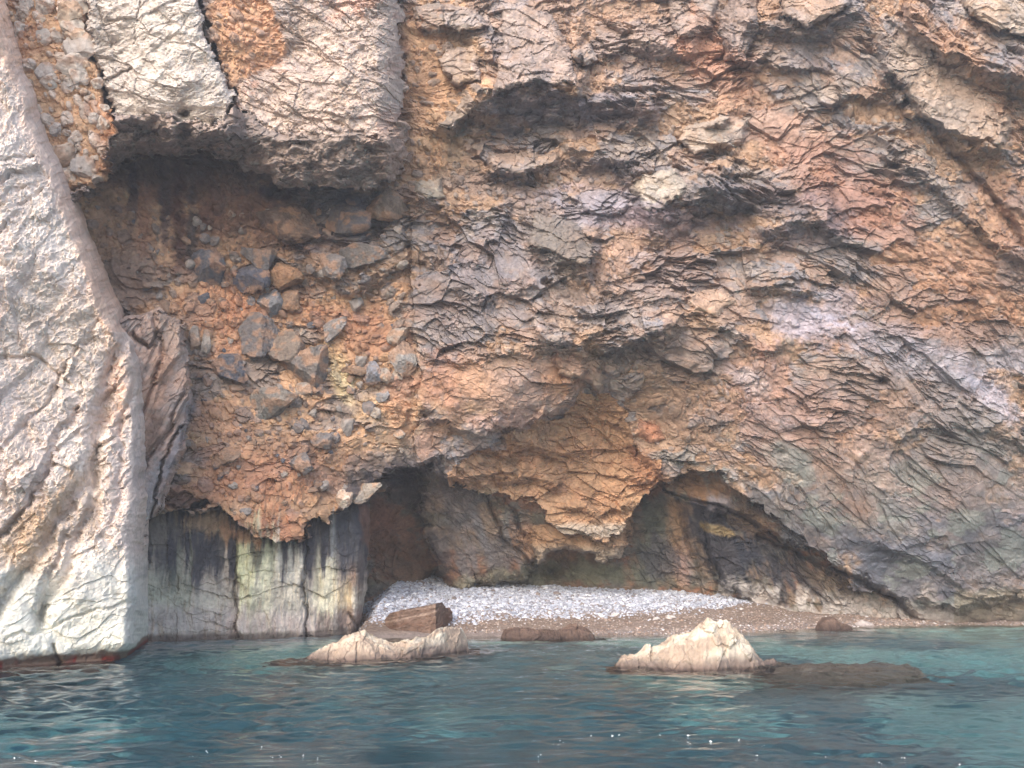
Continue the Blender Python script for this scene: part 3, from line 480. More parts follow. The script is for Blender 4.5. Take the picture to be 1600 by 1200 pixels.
# cave and back wall
m9 = wcave > 0; C.mix(m9 * 1.0, (150, 126, 104)); C.mix(m9 * sm(n2, 0, .4) * .7, (120, 120, 116)); C.mix(m9 * sm(-n1 + .5 * n3, .1, .4) * .7, (164, 108, 70)); C.mix(m9 * sm(n4, .1, .4) * .6, (96, 100, 84))
S9 = fbm(PX * 3.5 + PZ * 1.2, PZ * .8, 741, 5, .6)
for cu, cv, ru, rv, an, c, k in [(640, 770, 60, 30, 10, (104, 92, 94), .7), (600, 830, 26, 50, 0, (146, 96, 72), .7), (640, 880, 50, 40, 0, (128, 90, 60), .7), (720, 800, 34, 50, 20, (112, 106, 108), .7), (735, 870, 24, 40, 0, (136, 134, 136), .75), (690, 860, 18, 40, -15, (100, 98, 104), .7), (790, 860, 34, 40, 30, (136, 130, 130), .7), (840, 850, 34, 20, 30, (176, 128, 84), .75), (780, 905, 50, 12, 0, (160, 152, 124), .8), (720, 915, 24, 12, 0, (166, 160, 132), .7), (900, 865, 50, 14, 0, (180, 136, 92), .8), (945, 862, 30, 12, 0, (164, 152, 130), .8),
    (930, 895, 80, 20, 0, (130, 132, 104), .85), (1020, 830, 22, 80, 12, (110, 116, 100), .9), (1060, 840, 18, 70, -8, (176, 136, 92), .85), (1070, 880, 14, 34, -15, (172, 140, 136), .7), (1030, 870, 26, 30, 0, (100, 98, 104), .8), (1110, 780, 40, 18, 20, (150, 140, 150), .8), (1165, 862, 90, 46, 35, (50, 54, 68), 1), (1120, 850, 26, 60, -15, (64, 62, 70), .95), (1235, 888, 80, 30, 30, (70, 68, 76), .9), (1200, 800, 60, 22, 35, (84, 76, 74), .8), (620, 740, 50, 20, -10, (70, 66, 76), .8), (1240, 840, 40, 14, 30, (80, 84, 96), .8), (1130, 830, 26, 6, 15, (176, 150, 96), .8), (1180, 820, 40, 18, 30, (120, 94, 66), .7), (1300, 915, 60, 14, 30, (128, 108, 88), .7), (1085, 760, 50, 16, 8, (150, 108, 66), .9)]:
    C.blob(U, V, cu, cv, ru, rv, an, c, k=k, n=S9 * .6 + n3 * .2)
slt = m9 * (U > 1120) * sm(V - pl(U, [(1100, 905), (1200, 915), (1300, 928), (1400, 945), (1500, 960)]) + 9 * fbm(PX * 5, PZ * 3, 761, 5) , -10, 12) * sm(fbm(PX * 4, PZ * 2, 763, 4), -.45, .1)
C.mix(slt * (.7 - .4 * sm(U, 1300, 1380)), (206, 198, 194)); C.mix((REG == 0) * (U > 1380) * sm(V + 9 * fbm(PX * 5, PZ * 3, 762, 4), 940, 955) * (U < 1500) * .8, (190, 178, 170)); C.mix((REG == 0) * (U > 1490) * sm(V + 8 * n2, 915, 930) * .6, (150, 136, 110))
# orange tongue
m5 = (REG == 5); C.mix(m5 * .95, (186, 142, 100)); C.mix(m5 * sm(n1 + .4 * n3, .1, .4) * .5, (164, 116, 84)); C.mix(m5 * sm(-n2, .1, .4) * .5, (204, 150, 104))
C.mix(m5 * (1 - sm(np.abs(V - 828 - 4 * n2), 4, 14)) * (U > 850) * .7, (172, 164, 152)); C.mix(m5 * sm(V, 755, 770) * (U < 780) * .4, (170, 164, 140)); C.mix(m5 * (U < 860) * (V < 760) * sm(n2, -.1, .3) * .5, (160, 130, 104)); B(1010, 740, 30, 30, 30, (176, 116, 76), k=.6)
C.mix((REG == 7) * .8, (176, 134, 92)); C.mix((REG == 7) * sm(V, 845, 865) * .6, (166, 158, 142)); C.mix((REG == 13) * .7, (168, 148, 134))
for i_, (Pq, pp, cc_, lb_) in enumerate(BLK):
    sl = local(U, V, Pq, 40); mk = REG[sl] == 20 + i_; tmp = C.c[sl]; k_ = (mk * (.62 - .35 * sm(n2[sl] + .5 * n3[sl], .1, .4)))[..., None]; C.c[sl] = tmp * (1 - k_) + lin(cc_) * k_
# wet, weed-dark rock near the water
wet = 1 - sm(Z2 + .10 * n2, .02, .22); C.mix(wet * .7, (96, 78, 70))
ALB = 0.80
def desat(c, k=.24): return c * (1 - k) + c.mean(-1, keepdims=True) * k
CC = (np.clip(desat(C.c), 0.004, 1) * ALB).reshape(-1, 3)
P = P0.reshape(-1, 3)
FA = grid_faces(*U.shape)
REGf = REG.ravel()
lab = REGf[FA[:, 0]]
PIECES = {1: ('conglomerate_bank', 'orange clay bank studded with pale stones between the buttress and the cream block', 'rock outcrop', M_CLIFF),
    2: ('overhanging_block', 'smooth cream-white block hanging at the top left, square-cut underside over the dark recess', 'overhanging block', M_PALE),
    3: ('overhanging_block', 'pinkish grey furrowed block with a rounded right edge hanging beside the cream-white block', 'overhanging block', M_PALE),
    4: ('rock_fin', 'slanting brown and grey rock fin tucked behind the right edge of the big white buttress', 'rock fin', M_CLIFF),
    5: ('rock_tongue', 'ochre orange tongue of rock drooping over the mouth of the beach cave', 'rock tongue', M_CLIFF),
    6: ('cave_boulder', 'grey brown rock leaning in the cave, its foot buried in the white cobbles', 'boulder', M_CLIFF),
    7: ('rock_tongue', 'low brown ledge just beneath and behind the orange tongue, above the cobbles', 'rock ledge', M_CLIFF),
    8: ('stained_slab', 'flat upright slab rising from the water, black stained above and beige below', 'rock slab', M_CLIFF),
    11: ('dark_boulder', 'blue-black sloping rock with a white salt foot behind the right end of the beach', 'boulder', M_CLIFF),
    12: ('smooth_outcrop', 'smooth pinkish brown rock face with a torn lower edge, left above the cave mouth', 'rock panel', M_CLIFF),
    13: ('diagonal_slab', 'smooth tan slab slanting down to the right in the upper right of the cliff', 'rock slab', M_CLIFF)}
done = np.zeros(len(FA), bool)
for k, (nm, lb, ct, mt) in PIECES.items():
    if k == 8: continue
    m = lab == k
    o = sub_mesh(nm, P, CC, FA[m], mt); tag(o, lb, ct); done |= m
for i_, (Pq, pp, cc_, lb_) in enumerate(BLK):
    m = lab == 20 + i_; tag(sub_mesh('rock_block', P, CC, FA[m], M_CLIFF), lb_, 'rock block', 'blocks standing out of the broken wall'); done |= m
uf = U.ravel()[FA[:, 0]]
for (a, b, lb) in [(-999, 368, 'wide left slab of the stained wall, black above and pale green-grey below, next to the white buttress'), (368, 479, 'middle slab of the stained wall with yellow-green and white drip streaks'), (479, 999, 'right slab of the stained wall at the cave corner, black with cream streaks at its foot')]:
    m = (lab == 8) & (uf >= a) & (uf < b)
    tag(sub_mesh('stained_slab', P, CC, FA[m], M_CLIFF), lb, 'rock slab', 'slabs of the stained wall'); done |= m
tag(sub_mesh('cliff', P, CC, FA[~done], M_CLIFF), kind='structure')
print('cliff', time.time() - T0)

# ------------------------------------------------------------------ the great pale buttress at the left
bu = np.r_[np.arange(-700, -60, 8.0), np.arange(-60, 232, 1.3)]; bv = np.r_[np.arange(-520, -40, 8.0), np.arange(-40, 1110, 1.3)]
BU, BV = np.meshgrid(bu.astype(F32), bv.astype(F32))
brx, brz = ray(BU, BV); bx = brx * 22.5; bz = brz * 22.5
bj = fbm(bx * 1.5, bz * 1.5, 801, 5, .6)
edge = np.interp(BV, [-520, 20, 130, 200, 320, 430, 500, 522, 540, 640, 760, 850, 950, 1005, 1028, 1045, 1110], [-170, 0, 35, 60, 105, 150, 178, 196, 206, 215, 215, 208, 210, 206, 192, 172, 165]) + 4.5 * bj + 6 * fbm(bz * .4, bz * .4 + 3, 803, 4) * sm(BV, 200, 500)
es = (edge - BU)
BD = 21.2 + 0.0098 * np.clip(BU, -300, 999) + 0.0017 * (1000 - BV) + 0.0012 * np.abs(np.minimum(BU, 0))
for pts, wd, dp in [([(195, 528), (170, 600), (150, 650), (135, 760), (95, 810), (60, 860), (20, 920), (-30, 1000)], 11, .42), ([(150, 740), (150, 800), (120, 850), (100, 900), (60, 960)], 9, .25), ([(160, 655), (145, 720), (150, 760)], 8, .2), ([(215, 600), (185, 640), (195, 700), (185, 780), (160, 850)], 4, .12),
    ([(120, 640), (80, 720), (30, 800), (-30, 860)], 5, .22), ([(150, 500), (90, 600), (20, 700)], 5, .15), ([(200, 650), (160, 680)], 3, .1), ([(105, 840), (75, 900), (60, 980)], 9, .22), ([(0, 560), (60, 560), (110, 600)], 3, .12), ([(0, 250), (50, 245)], 3, .1), ([(85, 1010), (90, 1040)], 3, .2), ([(10, 1000), (200, 940)], 3, .08)]:
    crack(BD, BU, BV, pts, wd, dp, BU + 7 * bj, BV + 6 * bj)
BD += .45 * fbm(bx * .35 + bz * .25, bz * .3, 805, 4); BD += 0.28 * np.exp(-((BV - 1042 + 14 * (BU / 190)) / 12) ** 2)              # undercut at the waterline
BD = BD + np.where(es < 18, 0.5 * np.clip(1 - es / 18, 0, 1) ** 2, 0) + np.where(es < 0, np.clip(-es, 0, 40) * 0.22, 0)
ang = 1.0; HH = 0
wbx = fbm(bx * .6, bz * .6, 811, 4); bqx = bx + .35 * wbx; bqz = bz + .25 * fbm(bx * .6, bz * .6, 815, 4)
lowm = sm(BV + 25 * bj, 860, 930)
for k, (sx, sz, A) in enumerate([(2.2, .42, .16), (.8, .2, .10), (.3, .11, .055), (.12, .06, .03)]):
    pass
HH = hier(bqx, bqz, 1.0, 820, [(1.9, .7, .15, .4, .9, .0), (.7, .34, .10, .4, 1.0, .0), (.28, .17, .05, .3, 1.1, .0), (.12, .09, .022, .3, 1.2, .0)], .45)[0]
HL = 0.38 * hier(bqx, bqz, .15, 880, [(1.1, .5, .13, .6, 1.0, .0), (.4, .22, .07, .5, 1.0, .0), (.16, .11, .03, .4, 1.2, .0)])[0] + .07 * fbm(bx * 3, bz * 3, 890, 5)
pit = fbm(bx * 5, bz * 5, 870, 4, .65)
HH = (HH + .10 * pit) * (1 - lowm) + HL * lowm
eh = sm(es, 2, 30) * .5 + .5
HH = HH * eh
BP = np.stack([brx * BD, BD - HH, CAMZ + brz * BD], -1).astype(F32)
BC = Paint(BU.shape, (216, 200, 190))
a1 = fbm(bx * .8, bz * .8, 901, 5); a2 = fbm(bqx * 2.5 - bqz * 1.2, bqz * 1.2, 905, 5); a3 = fbm(bx * 9, bz * 9, 909, 4, .6)
BC.mix(sm(a2, -.05, .4) * .6, (198, 180, 170)); BC.mix(sm(a3 + .4 * a2, .15, .5) * .5, (164, 152, 146)); BC.mix(sm(a1 + .3 * a3, .1, .45) * .5, (214, 196, 182)); BC.mix(sm(-a1, .2, .5) * .4, (236, 226, 214))
BC.mix((1 - sm(es, 10, 30)) * (BV < 520) * .75, (226, 188, 162)); 
for cu, cv, ru, rv, an, c, k in [(180, 600, 22, 90, 0, (216, 182, 162), .6), (150, 770, 22, 60, 15, (204, 184, 166), .6), (50, 870, 60, 60, -30, (186, 172, 154), .5), (110, 830, 50, 40, 0, (176, 160, 146), .6), (190, 760, 30, 80, 0, (196, 182, 176), .6), (60, 820, 20, 90, 35, (190, 160, 130), .6), (60, 300, 60, 200, 0, (214, 208, 204), .4), (80, 560, 90, 90, 0, (206, 194, 182), .5)]:
    BC.blob(BU, BV, cu, cv, ru, rv, an, c, k=k, n=.5 * a2 + .3 * a3)
BC.mix(lowm * .8, (208, 208, 200)); BC.mix(lowm * sm(a1, 0, .4) * .5, (190, 194, 190)); BC.mix(lowm * (1 - sm(BV, 900, 950)) * sm(a2, 0, .3) * .7, (150, 146, 146)); BC.mix(lowm * sm(BU, -100, 40) * sm(BV, 930, 990) * .5, (222, 220, 208))
bz_ = BP[..., 2]; BC.mix((1 - sm(bz_ + .10 * bj, .14, .24)) * .9, (110, 82, 66)); BC.mix((1 - sm(bz_ + .12 * a1, .06, .16)) * sm(fbm(bx * 3, bz * .4, 915, 3), .05, .2) * .9, (120, 34, 26)); BC.mix((1 - sm(bz_, 0.0, .05)) * .8, (70, 44, 38))
o = mesh_np('rock_buttress', BP, grid_faces(*BU.shape), M_PALE, np.clip(BC.c * 1.1, .004, .95) * ALB); tag(o, 'huge pale cream rock buttress at the left edge, dark red weed along its foot', 'rock buttress')
print('buttress', time.time() - T0)

# ------------------------------------------------------------------ beach and sea bed, one ground sheet
WL = [(565, 1001), (600, 999), (720, 996), (800, 994), (1000, 992), (1100, 990), (1200, 985), (1300, 980), (1400, 977), (1600, 976)]
wlX = []; wlD = []
for u_, v_ in WL:
    d_ = dist0(v_); wlX.append(ray(u_, v_)[0] * d_); wlD.append(d_)
wlX = [-60, wlX[0] - .8] + wlX + [60]; wlD = [46, 34.5] + wlD + [wlD[-1]]
def ground_z(x, y):
    x = np.asarray(x, F32); y = np.asarray(y, F32)
    t = y - np.interp(x, wlX, wlD) - .35 * fbm(x * .6, x * 0 + 3, 950, 3)
    z = np.where(t > 0, 0.13 * t + .10 * sm(t, 0, .6) + .12 * sm(t, 2.4, 3.6), np.maximum(0.30 * t, -3.6 + .05 * t))
    return z + np.where(t > 0, .03, .30 * sm(-t, 0, 5)) * fbm(x * .8, y * .8, 955, 5)
gx = np.r_[np.arange(-90, -16, 1.5), np.arange(-16, 26, .07), np.arange(26, 90, 1.5)]
gy = np.r_[np.arange(-60, 8, 1.5), np.arange(8, 29, .16), np.arange(29, 44, .05), np.arange(44, 62, 1.5)]
GX, GY = np.meshgrid(gx.astype(F32), gy.astype(F32)); GZ = ground_z(GX, GY)
GC = Paint(GX.shape, (150, 132, 120)); g1 = fbm(GX * 1.2, GY * 2, 960, 4); g2 = fbm(GX * 9, GY * 9, 963, 3)
GC.mix(sm(g1, 0, .4) * .5, (168, 150, 140)); GC.mix(sm(g2, .1, .4) * .5, (120, 100, 88)); GC.mix((1 - sm(GZ, .05, .22)) * .5, (150, 142, 142))
GT = GY - np.interp(GX, wlX, wlD); GC.mix(sm(GT - .12 * np.clip(GX, 0, 9), 2.3, 3.0) * .9, (180, 184, 198)); GC.mix(1 - sm(GZ, -.06, .03), (110, 100, 84))
sandy = sm(fbm(GX * .22 + 4, GY * .3, 970, 4) + .26 * sm(GX, 3, 9) - .12, .0, .3); deep = 1 - sm(GZ, -.5, -.2)
GC.mix(deep, (120, 140, 144)); GC.mix(deep * sandy * .8, (192, 210, 198))  # bluish tint of the deep bed carries the water's scattered light
gP = np.stack([GX, GY, GZ], -1).reshape(-1, 3); gF = grid_faces(*GX.shape)[:, ::-1]; zf = GZ.ravel()[gF].mean(1); gC = (np.clip(GC.c, .004, 1) * .8).reshape(-1, 3)
bm_ = (zf > -.12) & (GY.ravel()[gF[:, 0]] > 28)
tag(sub_mesh('beach', gP, gC, gF[bm_], M_SAND, True), kind='structure'); tag(sub_mesh('sea_bed', gP, gC, gF[~bm_], M_BED, True), kind='structure')

# ------------------------------------------------------------------ loose stones
rng = np.random.default_rng(4)
def ico(n):
    import bmesh
    b = bmesh.new(); bmesh.ops.create_icosphere(b, subdivisions=n, radius=1.0)
    b.verts.ensure_lookup_table(); Vv = np.array([v.co[:] for v in b.verts], F32); Ff = np.array([[v.index for v in f.verts] for f in b.faces]); b.free(); return Vv, Ff
def scatter(name, xyz, size, colr, sub, mat, label, cat='stones', smooth=False):
    Vb, Fb = ico(sub); n = len(xyz); k = len(Vb)
    var = np.stack([Vb * (1 + .22 * rng.standard_normal((k, 1))).clip(.7, 1.3) for _ in range(24)]).astype(F32)
    Q = var[rng.integers(0, 24, n)] * (size[:, None, None] * rng.uniform([.8, .7, .45], [1.3, 1.1, .8], (n, 3))[:, None, :])
    a = rng.uniform(0, 6.28, n); ca, sa = np.cos(a)[:, None], np.sin(a)[:, None]
    x = Q[..., 0] * ca - Q[..., 1] * sa; y = Q[..., 0] * sa + Q[..., 1] * ca
    t = rng.uniform(-.5, .5, n)[:, None]; z = Q[..., 2] + x * t * .6
    VV = np.stack([x, y, z], -1) + xyz[:, None, :]
    FF = Fb[None] + (np.arange(n) * k)[:, None, None]
    o = mesh_np(name, VV.reshape(-1, 3), FF.reshape(-1, 3), mat, np.repeat(colr, k, 0), smooth); return tag(o, label, cat, kind='stuff')
def colmix(n, cols, wts):
    c = np.array([lin(q) for q in cols])[rng.choice(len(cols), n, p=wts)]; return (c * rng.uniform(.75, 1.15, (n, 1)) * .85).clip(0, .9).astype(F32)
n = 90000; x = rng.uniform(-6.5, 14, n); y = rng.uniform(31.5, 41.5, n); z = ground_z(x, y)
t = y - np.interp(x, wlX, wlD)
bandlo = 2.35 + .12 * np.clip(x, 0, 9) + .3 * fbm(x.astype(F32) * .5, x.astype(F32) * 0, 980, 3) - .4 * np.exp(-((x + 2) / 2) ** 2)
keep = (t > bandlo + rng.exponential(.18, n) * np.where(rng.random(n) < .5, 1, -1)) & (x < 10.8 + .6 * rng.standard_normal(n)) & (rng.random(n) < .85); x, y, z = x[keep][:22000], y[keep][:22000], z[keep][:22000]; n = len(x); print('cobbles', n)
sz = rng.lognormal(math.log(.030), .45, n).clip(.018, .13)
scatter('cobbles', np.stack([x, y, z + sz * .2], -1).astype(F32), sz.astype(F32), colmix(n, [(208, 212, 226), (190, 196, 212), (228, 230, 238), (166, 168, 180), (150, 138, 134)], [.32, .3, .14, .15, .09]), 1, M_PEB, 'bank of pale bluish white cobbles along the cave mouth at the top of the beach')
n = 42000; x = rng.uniform(-6.5, 18, n); y = rng.uniform(31.2, 38, n); z = ground_z(x, y); keep = (z > -.12) & (z < .62) & (rng.random(n) < np.where((z < .16), .9, .42)); x, y, z = x[keep], y[keep], z[keep]; n = len(x)
sz = rng.lognormal(math.log(.020), .4, n).clip(.01, .06) * np.where(z < .16, 1.25, 1)
scatter('gravel', np.stack([x, y, z], -1).astype(F32), sz.astype(F32), colmix(n, [(160, 138, 124), (184, 168, 158), (130, 108, 96), (214, 210, 212), (150, 146, 150)], [.34, .24, .2, .12, .10]), 1, M_PEB, 'brown and grey gravel of the lower beach down to the waterline')
print('beach', time.time() - T0)

# ------------------------------------------------------------------ single rocks
def hf_rock(name, prof, front, dd, col, seed, label, cat, group=None, mat=M_PALE, amp=.10, hor=1.2, bot=-.5, rough2=1.0, spire=0.0):
    """a rock standing in the water or on the beach: its height along x from prof (photo px at depth dd), worn round in plan"""
    pu = np.array([ray(q[0], q[1])[0] * dd for q in prof]); ph = np.array([CAMZ + ray(q[0], q[1])[1] * dd for q in prof])
    x0, x1 = pu.min(), pu.max(); st = (x1 - x0) / 230.0 if x1 - x0 > 1.5 else (x1 - x0) / 90.0
    xs = np.arange(x0 - .25, x1 + .25, st); ts = np.linspace(-1.25, 1.25, 440 if x1 - x0 > 1.5 else 60)
    Xg, Tg = np.meshgrid(xs.astype(F32), ts.astype(F32))
    Hh = np.interp(Xg + .06 * fbm(Xg * 2, Tg * 2, seed + 9, 3), pu, ph, left=bot, right=bot)
    wv = fbm(Xg * 1.7, Tg * hor * 1.7, seed, 4)
    r = np.clip(np.abs(Tg + .25 * wv), 0, 1.25)
    prof_ = np.clip(1 - r ** 2.3, 0, 1) ** .55
    Zg = bot + (Hh - bot) * prof_
    rel = sm(prof_, 0, .5)
    sh = 1.1 * hier(Xg + .1 * wv, Zg - Tg * hor * .6, .5, seed + 20, [(.6, .45, .75, .3, 1.0, .0), (.24, .18, .26, .3, 1.0, .0), (.09, .08, .08, .3, 1.1, .0)], .6)[0]
    Zg = Zg + amp * rel * (.7 * sh + rough2 * .8 * fbm(Xg * 5, Tg * hor * 5, seed + 40, 4, .6))
    yf = np.interp(Xg, *front); Yg = yf + hor * (Tg + 1) - .10 * sh * rel
    n2_ = fbm(Xg * 3, Tg * 3 + Zg * 2, seed + 50, 4); K = Paint(Xg.shape, col[0]); K.mix(sm(n2_, 0, .4) * .8, col[1]); K.mix(sm(-n2_, .1, .4) * .6, col[2])
    low = 1 - sm(Zg + .12 * n2_, .06, .30); K.mix(low * .88, col[3]); K.mix((1 - sm(Zg + .03 * n2_, .0, .07)) * .8, col[4])
    o = mesh_np(name, np.stack([Xg, Yg, Zg], -1), grid_faces(*Xg.shape)[:, ::-1], mat, np.clip(K.c, .004, 1) * .85)
    return tag(o, label, cat, group)
PAL = [(188, 174, 156), (164, 144, 128), (206, 198, 184), (108, 92, 86), (64, 50, 46)]
dl = dist0(1031)
Ff = lambda L: (np.array([ray(a, b)[0] * dist0(b) for a, b in L]), np.array([dist0(b) for a, b in L]))
hf_rock('pale_rock', [(452, 1040), (475, 1031), (500, 1018), (525, 1003), (548, 993), (572, 989), (590, 998), (612, 1006), (640, 1005), (665, 1000), (682, 985), (700, 983), (714, 988), (722, 1002), (727, 1024)], Ff([(440, 1035), (560, 1033), (640, 1030), (727, 1019)]), 24.4, PAL, 1200,
    'long low cream rock in the water, white knob at its right end', 'rock', 'pale rocks standing in the water', amp=.08, hor=.75)
hf_rock('pale_rock', [(966, 1046), (974, 1030), (996, 1026), (1008, 1020), (1020, 1010), (1038, 1003), (1048, 996), (1060, 994), (1080, 988), (1092, 978), (1106, 967), (1118, 969), (1138, 978), (1155, 990), (1168, 1004), (1180, 1018), (1192, 1034), (1205, 1037), (1222, 1036), (1235, 1045)], Ff([(966, 1047), (1100, 1049), (1190, 1046), (1225, 1040)]), 22.0, PAL, 1300,
    'rounded cream rock standing alone in the water right of centre, stepped down to its left', 'rock', 'pale rocks standing in the water', amp=.10, hor=.75)
DRK = [(112, 92, 82), (92, 76, 70), (136, 116, 104), (84, 70, 64), (60, 50, 46)]
hf_rock('low_rock', [(780, 1002), (788, 984), (806, 979), (830, 981), (862, 983), (874, 988), (882, 1003)], Ff([(780, 1000), (880, 1000)]), 30.5, DRK, 1400, 'flat dark brown rock at the edge of the water, left of the humped dark one', 'rock', 'low dark rocks at the waterline', mat=M_STONE, amp=.05, hor=.5, bot=-.3)
hf_rock('low_rock', [(856, 1002), (864, 985), (884, 978), (900, 973), (914, 978), (926, 990), (930, 1003)], Ff([(858, 999), (930, 999)]), 30.8, DRK, 1440, 'humped dark brown rock at the edge of the water, right of the flat dark one', 'rock', 'low dark rocks at the waterline', mat=M_STONE, amp=.06, hor=.5, bot=-.3)
hf_rock('low_rock', [(1274, 990), (1282, 974), (1292, 966), (1303, 968), (1314, 973), (1328, 978), (1336, 990)], Ff([(1270, 985), (1340, 985)]), 34.2, DRK, 1480, 'small blackish rock at the waterline far to the right', 'rock', 'low dark rocks at the waterline', mat=M_STONE, amp=.07, hor=.4, bot=-.3)
WHT = [(206, 200, 200), (186, 178, 176), (226, 222, 222), (170, 160, 156), (120, 108, 100)]
hf_rock('beach_stone', [(1328, 984), (1334, 973), (1345, 969), (1358, 972), (1366, 984)], Ff([(1320, 980), (1370, 980)]), 36.0, WHT, 1500, 'flat whitish stone lying right of the small blackish rock', 'stone', None, M_STONE, .03, .3, -.2)
for u_, v_, s_, lb in [(1048, 966, .17, 'larger pale flat stone on the brown gravel behind the rounded cream rock'), (1026, 968, .11, 'smaller pale stone on the brown gravel left of the larger flat one'), (962, 962, .13, 'pale stone on the brown gravel straight above the left foot of the rounded rock'), (1158, 953, .08, 'small white stone on the gravel under the right end of the cobble bank')]:
    d_ = 33.0
    for _ in range(40):
        x_, _, z_ = at(u_, v_, d_); gz = float(ground_z(np.array([x_]), np.array([d_]))[0]); d_ += (z_ - gz) * 2.5 if abs(z_ - gz) < 2 else .5
    Vb, Fb = ico(3); r_ = rng.standard_normal(3); nn = 1 + .18 * np.sin(Vb @ np.array([3.1, 2.2, 4.0]) + r_[0]) + .08 * np.sin(Vb @ np.array([7, -6, 5.]) + r_[1])
    o = mesh_np('beach_stone', Vb * nn[:, None] * np.array([s_, s_ * .8, s_ * .42]), Fb, M_STONE, np.tile(lin((204, 196, 194)) * .8, (len(Vb), 1)), True); o.location = (x_, d_, gz + .03); tag(o, lb, 'stone', 'pale stones on the beach')

def squared_block():
    R_ = [(602, 966, 31.5), (610, 958, 31.2), (621, 955, 30.8), (680, 944, 30.9), (690, 941, 31.4), (706, 957, 32.5), (702, 950, 33.2), (612, 958, 33.2)]
    top = np.array([at(*q) for q in R_]); per = []
    for k in range(len(top)):
        m_ = max(3, int(np.linalg.norm(top[(k + 1) % len(top)] - top[k]) / .025))
        per += [top[k] + (top[(k + 1) % len(top)] - top[k]) * i_ / m_ for i_ in range(m_)]
    per = np.array(per); n_ = len(per); ce = per.mean(0); ce[2] = top[:, 2].mean() + .02; rows = []
    for t in np.linspace(0, 1, 46): q = per.copy(); q[:, 2] = -.25 + (per[:, 2] + .25) * t; q[:, :2] += (q[:, :2] - ce[:2]) * (.04 * np.sin(t * 3)); rows.append(q)
    for t in np.linspace(0, 1, 22)[1:]: rows.append(per * (1 - t) + ce * t)
    G = np.array(rows).astype(F32); th = np.arctan2(G[..., 1] - ce[1], G[..., 0] - ce[0]).astype(F32); rr = np.linalg.norm(G[..., :2] - ce[:2], axis=-1)
    a_ = fbm(G[..., 0] * 1.2 + G[..., 1], (G[..., 2] - .22 * G[..., 0]) * 9, 1600, 4, .6); b_ = fbm(G[..., 0] * 8 + G[..., 1] * 6, G[..., 2] * 8, 1605, 4)
    dsp = .035 * a_ + .02 * b_; G[..., 0] += np.cos(th) * dsp * (rr > .1); G[..., 1] += np.sin(th) * dsp * (rr > .1); G[..., 2] += .02 * b_
    K = Paint(a_.shape, (120, 98, 86)); K.mix(sm(a_, 0, .3) * .8, (112, 84, 70)); K.mix(sm(fbm(G[..., 0] * .8 + G[..., 1], (G[..., 2] - .22 * G[..., 0]) * 14, 1609, 3), .32, .42) * .4, (190, 168, 154)); K.mix(sm(b_, .1, .5) * .4, (96, 76, 66)); K.mix((1 - sm(G[..., 2], .05, .2)) * .6, (86, 66, 58))
    i_ = np.arange(G.shape[0] * n_).reshape(G.shape[0], n_); nx = np.roll(i_, -1, 1)
    fc = np.stack([i_[:-1], nx[:-1], nx[1:], i_[1:]], -1).reshape(-1, 4)
    tag(mesh_np('brown_block', G, fc, M_STONE, np.clip(K.c, .004, 1) * .85), 'brown squared rock block with fine pale bands lying behind the long low rock', 'rock block')
squared_block()
# reef just under the surface beside the rounded rock
hf_rock('sunken_reef', [(1195, 1060), (1215, 1059), (1260, 1060), (1300, 1060), (1350, 1062), (1400, 1067), (1430, 1074)], Ff([(1195, 1048), (1430, 1044)]), 22.5, [(124, 108, 98), (106, 94, 86), (134, 118, 106), (120, 104, 94), (120, 104, 94)], 1700, 'reddish brown reef just under the water, running right from the rounded cream rock', 'reef', None, M_STONE, .05, 1.2, -1.8)

